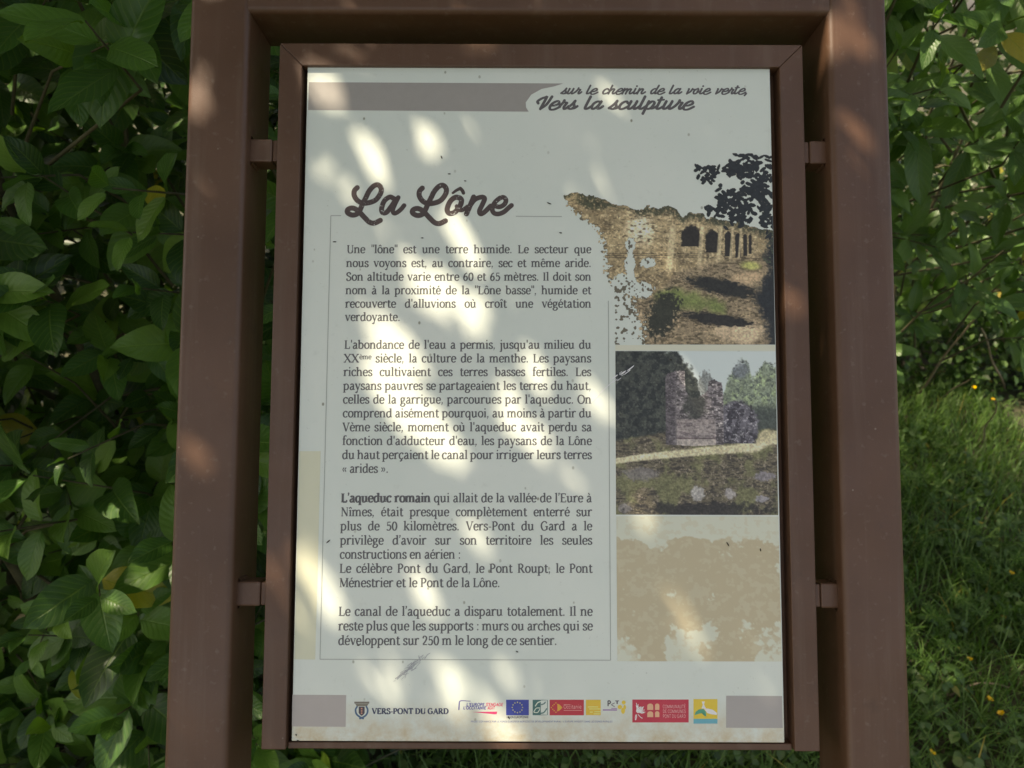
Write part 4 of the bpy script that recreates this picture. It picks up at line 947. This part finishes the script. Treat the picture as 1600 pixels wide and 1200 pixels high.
def shoot(lv, twigs, tip, d, n, sp, size, nk, spread=60, base=None, up=0.5):
    """a twig ending at tip with n pairs of opposite leaves, each pair a quarter turn from the last"""
    d = unit(np.asarray(d, float)); a = unit(np.cross(d, rng.normal(size=3))); b = np.cross(d, a)
    ph = rng.uniform(0, math.pi)
    for k in range(n):
        q = tip - d * sp * (k ** 0.9) ; s = size * (0.55 + 0.45 * min(1, (k + .6) / 2)) * rng.uniform(.75, 1.15)
        ang = ph + k * math.pi / 2; sd = a * math.cos(ang) + b * math.sin(ang)
        for sg in (1, -1):
            if rng.random() < .08: continue
            op = R(spread * (0.45 + 0.55 * min(1, k / 2)) + rng.normal() * 10)
            l = d * math.cos(op) + sg * sd * math.sin(op) + np.array((0, 0, -.18)) + rng.normal(size=3) * .1
            z = d * .8 + np.array((0, -.25, up)) + rng.normal(size=3) * .22
            lv.add(q + l * .008, l, z, s, rng.integers(nk))
    c = tip - d * sp * n
    if base is not None: twigs.add(*tube([tip, c, (c + np.asarray(base)) / 2 + rng.normal(size=3) * .02, base], [.0012, .002, .003, .004], 5))
    else: twigs.add(*tube([tip, c, c - d * .1 + np.array((0, 0, -.05))], [.0012, .002, .003], 5))

def hedge(name, label, x0, x1, yf, z0, z1, depth, n, size, group=None, seedx=0, lean=0.0):
    root = empty(name, ((x0 + x1) / 2, yf + depth / 2, 0)); tag(root, label, 'shrub', group)
    lv = Leaves(); tw = Acc(); stems = []
    for i in range(5):
        bx = x0 + (x1 - x0) * (i + .5) / 5 + rng.normal() * .08; by = yf + depth * .6
        pts = [np.array((bx, by, -.03))]
        for k in range(6): pts.append(pts[-1] + np.array((rng.normal() * .05, rng.normal() * .05 - .01, z1 / 6)))
        stems.append(pts); tw.add(*tube(pts, [.016, .014, .012, .010, .007, .005, .003], 7))
    for i in range(n):
        dep = rng.random() ** 1.7; x = rng.uniform(x0, x1); z = rng.uniform(z0, z1)
        y = yf + lean * (z - 1.0) + dep * depth + .06 * math.sin(x * 7 + z * 5) + rng.normal() * .03
        d = np.array((rng.normal() * .45, -1 + rng.normal() * .25, .45 + rng.normal() * .35))
        near = min((q for s in stems for q in s), key=lambda q: (q[0] - x) ** 2 + (q[1] - y) ** 2 + (q[2] - z + .15) ** 2)
        use = near if (i % 4 == 0) else None
        shoot(lv, tw, np.array((x, y, z)), d, rng.integers(3, 5), .034 * size / .075, size * rng.uniform(.55, 1.25), 5, base=use)
    o = tw.obj('branch', M_TWIG, root, smooth=True); o.location = -root.location
    shrub_leaves(root, lv, BROAD, ME_BROAD, M_LEAF)
    return root
hedge('viburnum_shrub', 'dark glossy broad-leaved shrub growing in front of the dark thicket', -1.45, -0.30, 0.98, 0.02, 1.95, 0.62, 640, 0.104)
hedge('viburnum_shrub', 'broad-leaved shrub filling the gap directly behind the sign board', -0.30, 0.62, 1.62, 0.25, 1.95, 0.5, 320, 0.095)

# the paler shrub on the other side: arching shoots high up, bare and twiggy below
root = empty('privet_shrub', (0.95, 1.95, 0.05)); tag(root, 'paler shrub with pointed young leaves arching over the grass', 'shrub')
lv = Leaves(); tw = Acc()
for i in range(360):
    x = rng.uniform(.42, 1.7); z = rng.uniform(.78, 1.95); dep = rng.random() ** 1.5
    y = 1.30 + dep * .75 + (1.5 - z) * .55 + .07 * math.sin(x * 6 + z * 4)
    d = np.array((rng.normal() * .5 - .2, -1 + rng.normal() * .3, .35 + rng.normal() * .45))
    base = np.array((.95 + rng.normal() * .25, 2.1 + rng.normal() * .1, max(.3, z - .4))) if i % 11 == 0 else None
    shoot(lv, tw, np.array((x, y, z)), d, rng.integers(3, 5), .034, .098 * rng.uniform(.75, 1.2), 4, spread=58, base=base, up=.6)
for i in range(6):
    bx = .6 + i * .17; pts = [np.array((bx, 2.95 + rng.normal() * .08, .05))]
    for k in range(6): pts.append(pts[-1] + np.array((rng.normal() * .05, -.1 + rng.normal() * .04, .3)))
    tw.add(*tube(pts, [.007, .007, .006, .006, .005, .004, .003], 6))
o = tw.obj('branch', M_TWIG, root, smooth=True); o.location = -root.location
shrub_leaves(root, lv, LANCE, ME_LANCE, M_LEAF2)

# small-leaved thicket behind everything
def thicket(name, label, x0, x1, y0, y1, z0, z1, n, size, mat, shapes=OVAL):
    root = empty(name, ((x0 + x1) / 2, (y0 + y1) / 2, 0)); tag(root, label, 'shrub')
    tw = Acc()
    for i in range(16):
        pts = [np.array((rng.uniform(x0, x1), rng.uniform(y0 + .1, y1), 0.0))]
        for k in range(6): pts.append(pts[-1] + np.array((rng.normal() * .12, rng.normal() * .1 - .02, z1 / 6 * rng.uniform(.6, 1.1))))
        tw.add(*tube(pts, [.014, .012, .009, .007, .005, .003, .002], 6))
    o = tw.obj('branch', M_TWIG, root, smooth=True); o.location = -root.location
    nc = n // 14; c = np.stack([rng.uniform(x0, x1, nc), y0 + (y1 - y0) * rng.random(nc) ** 1.4, rng.uniform(z0, z1, nc)], 1)
    p = (c[:, None] + rng.normal(size=(nc, 14, 3)) * .055).reshape(-1, 3)
    L = unit(rng.normal(size=p.shape) * .7 + np.array((0, -.5, .1))); Z = rng.normal(size=p.shape) * .5 + np.array((0, -.3, 1))
    Z = unit(Z - (Z * L).sum(1, keepdims=True) * L); M = np.stack([np.cross(L, Z), L, Z], 2)
    bake('foliage', shapes, p - np.array(root.location), M, size * rng.uniform(.6, 1.3, len(p)), rng.integers(0, len(shapes), len(p)), mat, root, 'stuff')
    return root
thicket('thicket_shrub', 'small-leaved thicket at the back of the bank behind the paler shrub', -.2, 3.2, 3.2, 4.0, .05, 2.4, 27000, .038, M_SMALL)
thicket('thicket_shrub', 'small-leaved dark thicket in deep shade behind the broad-leaved shrub', -2.8, .2, 1.75, 2.5, .05, 2.3, 24000, .07, M_SMALL, [DIA])
thicket('thicket_shrub', 'tall sunlit hedge far behind the other shrubs', -6, 7, 4.3, 5.8, .05, 3.6, 26000, .10, M_SMALL, [DIA])
thicket('bramble', 'low tangle of small leaves and stems at the foot of the paler shrub', .45, 2.6, 2.92, 3.25, .04, .75, 8000, .036, M_SMALL)

# ---------------------------------------------------------------- ground cover
def gz(x, y): return ground_z(np.asarray(x), np.asarray(y))
def in_view(x, y, m=120):
    px, py, d = project(np.stack([x, y, gz(x, y) + .04], 1)); return (d > 0) & (px > -m) & (px < 1600 + m) & (py < 1200 + m * 1.5)
n = 30000
x = rng.uniform(-.75, 2.0, n); y = rng.uniform(.85, 3.0, n)
ok = in_view(x, y, 200) & ~((x < -.28) & (y > 1.05)); x, y = x[ok], y[ok]
dens = fbm(x * 100 + 500, y * 100 + 500, 28, 3, 5); ok = rng.random(len(x)) < sm(.25, .6, dens) * .75 + .25; x, y = x[ok], y[ok]; n = len(x)
z = gz(x, y); h = rng.uniform(.05, .15, n) * (.7 + .6 * fbm(x * 100 + 90, y * 100, 40, 2, 9)); wd = rng.uniform(.0013, .0032, n)
az = rng.uniform(0, 2 * math.pi, n); bend = rng.uniform(.3, 1.25, n)
dx, dy = np.cos(az), np.sin(az); V = np.zeros((n, 8, 3))
for k in range(4):
    t = k / 3; a = bend * t
    cx, cy, cz = x + dx * h * t * np.sin(a) , y + dy * h * t * np.sin(a), z + h * t * np.cos(a * .8)
    ww = wd * (1 - t ** 2 * .92)
    V[:, 2 * k] = np.stack([cx - dy * ww, cy + dx * ww, cz], 1); V[:, 2 * k + 1] = np.stack([cx + dy * ww, cy - dx * ww, cz], 1)
F = np.array([(0, 1, 3, 2), (2, 3, 5, 4), (4, 5, 7, 6)])
tag(mesh_obj('grass', V.reshape(-1, 3), (F[None] + (np.arange(n) * 8)[:, None, None]).reshape(-1, 4), M_GRASS, smooth=True), 'long thin green grass blades covering the ground before the shrubs', 'grass', kind='stuff')
# bedstraw: thin stems with whorls of narrow leaves
lv = Leaves(); tw = Acc()
for i in range(460):
    x, y = rng.uniform(.35, 1.6), rng.uniform(1.25, 2.65)
    p = np.array((x, y, float(gz(x, y)) + .02)); d = unit(np.array((rng.normal(), rng.normal() - .3, .9))); pts = [p.copy()]
    for k in range(7):
        p = p + d * .022; d = unit(d + rng.normal(size=3) * .2 + np.array((0, 0, -.07))); p[2] = max(p[2], float(gz(p[0], p[1])) + .015); pts.append(p.copy())
        a = unit(np.cross(d, rng.normal(size=3))); b = np.cross(d, a)
        for j in range(6):
            an = j * math.pi / 3; l = a * math.cos(an) + b * math.sin(an) + d * .35; lv.add(p, l, d + np.array((0, 0, .4)), rng.uniform(.014, .024), 0)
    tw.add(*tube(pts, [.0009] * len(pts), 4))
pb_, Mb, sb, kb = lv.arrays(); NAR = [leaf_shape(3, 3, .10, .2, .2, 0, .2, 3)]
o = bake('bedstraw', NAR, pb_, Mb, sb, kb, M_GRASS, None, 'stuff'); tag(o, 'feathery bedstraw with whorls of tiny narrow leaves sprawling over the grass', 'bedstraw')
o = tw.obj('bedstraw_stems', M_GRASS); tag(o, 'thin trailing green stems threading through the ground cover', 'stems', kind='stuff')
# low broad leaves (three on a stalk)
lv = Leaves(); tw = Acc()
for i in range(2600):
    x, y = rng.uniform(-.6, 1.7), rng.uniform(.9, 2.7)
    if fbm(np.array([x * 100. + 300]), np.array([y * 100. + 300]), 30, 2, 15)[0] < .44 + .12 * (y - 1.4): continue
    g0 = float(gz(x, y)); hh = rng.uniform(.02, .075); lean = rng.normal(size=2) * .02
    c = np.array((x + lean[0], y + lean[1], g0 + hh)); tw.add(*tube([(x, y, g0 - .01), c], [.0009, .0008], 4))
    a0 = rng.uniform(0, 6.28); s = rng.uniform(.018, .036)
    for j in range(3):
        an = a0 + (j - 1) * 1.5; l = np.array((math.cos(an), math.sin(an), rng.uniform(-.3, .1))); lv.add(c, l, np.array((rng.normal() * .2, -.15 + rng.normal() * .2, 1)), s, rng.integers(2))
pc, Mc, sc_, kc = lv.arrays()
o = bake('clover_leaves', OVAL, pc, Mc, sc_, kc, M_SMALL, None, 'stuff'); tag(o, 'low three-part leaves spread among the grass', 'ground cover')
o = tw.obj('clover_stalks', M_GRASS); tag(o, 'short green stalks under the three-part leaves', 'stalks', kind='stuff')

def ground_at(px, py, lift=0.0):                 # the ground point seen at a picture position
    d = CROT @ Vector(((px - 800) / FPX, -(py - 600) / FPX, -1)); p = CAM.copy()
    t = .5
    for _ in range(400):
        q = CAM + d * t
        if q.z <= float(gz(q.x, q.y)) + lift: break
        t += .008
    return CAM + d * t
PV, PF, PU = leaf_shape(5, 3, .48, .3, -.35, .02, -.6, 2)
pet = np_mesh('petal', PV * .0105, PF, smooth=True); pet.materials.append(M_YELLOW)
FL_LABEL = {(1565, 1117): 'larger yellow flower of the close pair among low three-part leaves', (1545, 1094): 'smaller yellow flower of the close pair among low three-part leaves',
            (1551, 625): 'yellow flower at the foot of the bank beside the short dry stalk', (1522, 606): 'yellow flower at the foot of the bank beside the thin low stalk',
            (240, 1193): 'yellow flower growing at the foot of the dark broad-leaved shrub'}
for px, py in ((1580, 897), (1515, 1032), (1565, 1117), (1545, 1094), (1455, 1178), (1551, 625), (1522, 606), (240, 1193)):
    p = ground_at(px, py, .075)
    f = empty('buttercup', (p.x, p.y, float(gz(p.x, p.y)))); hgt = p.z - f.location.z
    tag(f, FL_LABEL.get((px, py), 'small yellow five-petalled flower alone in the open grass'), 'flower', 'yellow flowers in the grass')
    V, F = tube([(0, 0, -.01), (.004, .003, hgt * .5), (0, 0, hgt)], [.0012, .001, .0009], 5); mesh_obj('stem', V, F, M_GRASS, f, smooth=True)
    tl = Matrix.Rotation(rng.uniform(-.5, .5), 4, 'X') @ Matrix.Rotation(rng.uniform(-.5, .5), 4, 'Y')
    for j in range(5):
        o = bpy.data.objects.new('petal', pet); link(o, f)
        o.matrix_local = Matrix.Translation((0, 0, hgt)) @ tl @ Matrix.Rotation(j * 2 * math.pi / 5, 4, 'Z') @ Matrix.Rotation(R(22), 4, 'X')
    bm = bmesh.new(); bmesh.ops.create_icosphere(bm, subdivisions=1, radius=.003); bmesh.ops.translate(bm, verts=bm.verts, vec=(0, 0, hgt + .002)); bm_obj('flower_centre', bm, M_YELLOW, f)
# dry stalks leaning in front of the bank
def stalk(a, b, r, label, lift=.0, sag=.0):
    A, B = Vector(a), Vector(b); pts = []
    for k in range(9):
        t = k / 8; p = A.lerp(B, t); p.z += sag * math.sin(math.pi * t); p.x += .006 * math.sin(t * 9); pts.append(p)
    V, F = tube(pts, [r * (1 - .45 * k / 8) for k in range(9)], 6); tag(mesh_obj('dry_stalk', V, F, M_DRY, smooth=True), label, 'stalk')
def along(px, py, d): v = CROT @ Vector(((px - 800) / FPX, -(py - 600) / FPX, -1)); return CAM + v * d
g0 = ground_at(1428, 622); stalk(g0 - Vector((0, 0, .01)), along(1538, 474, 2.5), .0055, 'long pale dry stalk leaning up from the foot of the frame post')
g1 = ground_at(1571, 606); stalk(g1 - Vector((0, 0, .01)), along(1532, 512, 2.55), .005, 'short dry stalk standing near the yellow flowers by the bank')
g2 = ground_at(1465, 622); stalk(g2 - Vector((0, 0, .01)), along(1518, 590, 2.6), .0035, 'thin dry stalk lying low across the foot of the bank')
g3 = ground_at(1533, 688); stalk(g3 - Vector((0, 0, .01)), along(1556, 634, 2.0), .003, 'thin dry stalk upright in the grass below a yellow flower')
g4 = ground_at(1478, 1088); stalk(g4 - Vector((0, 0, .0)), ground_at(1575, 1075, .05), .0028, 'dry grass stalk arched flat over the low leaves', sag=.03)
# a stone showing in the bank
bm = bmesh.new(); bmesh.ops.create_icosphere(bm, subdivisions=4, radius=1)
for v in bm.verts:
    q = v.co; k_ = 1 + .22 * math.sin(q.x * 3 + 1) * math.cos(q.y * 4) + .12 * math.sin(q.z * 7 + q.x * 5) + .06 * math.sin(q.x * 17) * math.sin(q.y * 15 + q.z * 11)
    v.co = Vector((q.x * .15, q.y * .10, q.z * .085)) * k_
st = bm_obj('stone', bm, M_STONE, smooth=True); p = ground_at(1442, 592); st.location = (p.x, p.y + .05, float(gz(p.x, p.y)) + .02); tag(st, 'weathered brown stone half buried in the bank beside the post', 'stone')

# ---------------------------------------------------------------- the oak whose crown shades the place
def sign_uv(p):                                    # where a point's shadow falls on the sign plane
    q = p - np.array(SIGN_C); s_ = np.array(SUN); N_ = np.array(AX_N)
    t = (q @ N_) / (s_ @ N_); q = q - t[:, None] * s_; return q @ np.array(AX_U), q @ np.array(AX_V)
tree = empty('holm_oak', (-1.75, -0.75, 0)); tag(tree, 'evergreen oak standing beside the path and shading the sign', 'tree')
tl_ = np.array(tree.location)
cc = np.array((-1.45, 0.75, 3.0))
tr = [np.array(p) for p in ((-1.75, -.75, -.1), (-1.74, -.72, .7), (-1.70, -.70, 1.5), (-1.66, -.62, 2.2), (-1.62, -.5, 2.75), (-1.6, -.35, 3.3))]
V, F = tube(tr, [.17, .13, .115, .10, .07, .03], 10); o = mesh_obj('trunk', V, F, M_BARK, tree, smooth=True); o.location = -tree.location
lim = Acc()
LIMBS = []
for i in range(60):
    b0 = tr[3] * .5 + tr[4] * .5 if i % 2 else tr[4]; e = cc + np.array((rng.uniform(-1.7, 1.7), rng.uniform(-1.8, 2.0), rng.uniform(-.2, .5)))
    m1 = (b0 + e) / 2 + np.array((0, 0, .2)) + rng.normal(size=3) * .1
    su, sv = sign_uv(np.array([b0 + (m1 - b0) * t for t in np.linspace(0, 1, 12)] + [m1 + (e - m1) * t for t in np.linspace(0, 1, 12)]))
    if ((np.abs(su) < .42) & (np.abs(sv) < .45)).any() or len(LIMBS) >= 16: continue
    LIMBS.append(1); lim.add(*tube([b0, b0 * .6 + m1 * .4, m1, m1 * .4 + e * .6, e], [.035, .028, .02, .012, .004], 6))
o = lim.obj('limb', M_BARK, tree, smooth=True); o.location = -tree.location
# gaps in the crown: (picture x, y, half length, half width, turn) of the sun flecks on the sign
FLECKS = [(350, 0, 34, 22, 60), (510, 0, 34, 12, 20), (338, 190, 30, 13, 65), (306, 172, 20, 9, 70), (338, 340, 40, 9, 60), (335, 745, 34, 15, 55), (505, 135, 40, 22, 70), (582, 238, 40, 23, 65), (668, 208, 26, 18, 50),
 (535, 292, 26, 12, 50), (572, 350, 32, 13, 60), (945, 212, 26, 12, 70), (722, 368, 62, 18, 60), (655, 440, 60, 16, 62), (730, 480, 66, 20, 60), (560, 470, 46, 9, 65), (628, 545, 50, 26, 60), (600, 600, 70, 32, 62), (660, 660, 70, 34, 60), (712, 700, 40, 18, 60),
 (838, 575, 44, 12, 65), (800, 640, 42, 15, 62), (838, 690, 36, 16, 62), (936, 625, 32, 14, 60), (748, 832, 34, 14, 66), (665, 925, 46, 17, 58), (600, 1066, 26, 18, 50), (705, 1075, 52, 16, 60), (778, 1140, 46, 20, 60), (487, 900, 46, 14, 65), (1068, 972, 46, 11, 58), (1010, 812, 22, 10, 60), (1092, 585, 16, 9, 50),
 (1340, 48, 24, 9, 60), (1302, 84, 28, 16, 70), (1362, 112, 24, 14, 60), (1347, 240, 32, 15, 55), (1358, 302, 20, 8, 60), (1244, 478, 26, 18, 50), (1300, 540, 24, 6, 70), (1100, 5, 14, 8, 40), (1140, 4, 12, 8, 40), (560, 74, 16, 7, 20), (770, 90, 20, 16, 60), (905, 92, 16, 12, 60), (470, 1140, 20, 10, 50), (426, 905, 20, 14, 45), (1040, 1165, 10, 8, 0)]
fl = []
for x_, y_, a_, b_, t_ in FLECKS:
    c0 = P(x_, y_, .004); fl.append((c0[0], c0[1], a_ * PX * .72, b_ * PX * .66, -R(t_)))
fl = np.array(fl)
def crown(nl, size, box, lo, hi):
    p = cc + np.stack([rng.uniform(-box[0], box[0], nl), rng.uniform(-box[1], box[1], nl), rng.uniform(lo, hi, nl)], 1)
    L = unit(rng.normal(size=(nl, 3)) + np.array((0, 0, -.2))); Z = unit(np.array(SUN) + rng.normal(size=(nl, 3)) * .55)
    Z = unit(Z - (Z * L).sum(1, keepdims=True) * L); return p, np.stack([np.cross(L, Z), L, Z], 2), size * rng.uniform(.7, 1.25, nl)
parts = [crown(31000, .062, (1.95, 2.35), -.35, .75)]
# finer twig ends over the sign itself
q0 = np.array(SIGN_C - Vector(cc)) + np.array(SUN) * 1.75
pp, MM, ss = crown(27000, .036, (.62, .62), -.18, .18); pp = pp + (np.array(SIGN_C) + np.array(SUN) * 1.75 - cc); parts.append((pp, MM, ss))
p = np.concatenate([a[0] for a in parts]); M = np.concatenate([a[1] for a in parts]); sz = np.concatenate([a[2] for a in parts])
keep = np.ones(len(p), bool)
for fr_ in (0.0, .25, .5, .75, 1.0):
    for sd_ in (-.22, 0, .22):
        qq = p + (M[:, :, 1] * fr_ + M[:, :, 0] * sd_ * math.sin(math.pi * min(max(fr_, .1), .9))) * sz[:, None]
        u, v = sign_uv(qq)
        for cu, cv, a_, b_, t_ in fl:
            du, dv = u - cu, v - cv; c_, s_ = math.cos(t_), math.sin(t_)
            keep &= ((du * c_ + dv * s_) / a_) ** 2 + ((-du * s_ + dv * c_) / b_) ** 2 > 1
p, M, sz = p[keep], M[keep], sz[keep]
bake('crown', [DIA], p - tl_, M, sz, np.zeros(len(p), int), M_TREE, tree, 'stuff')
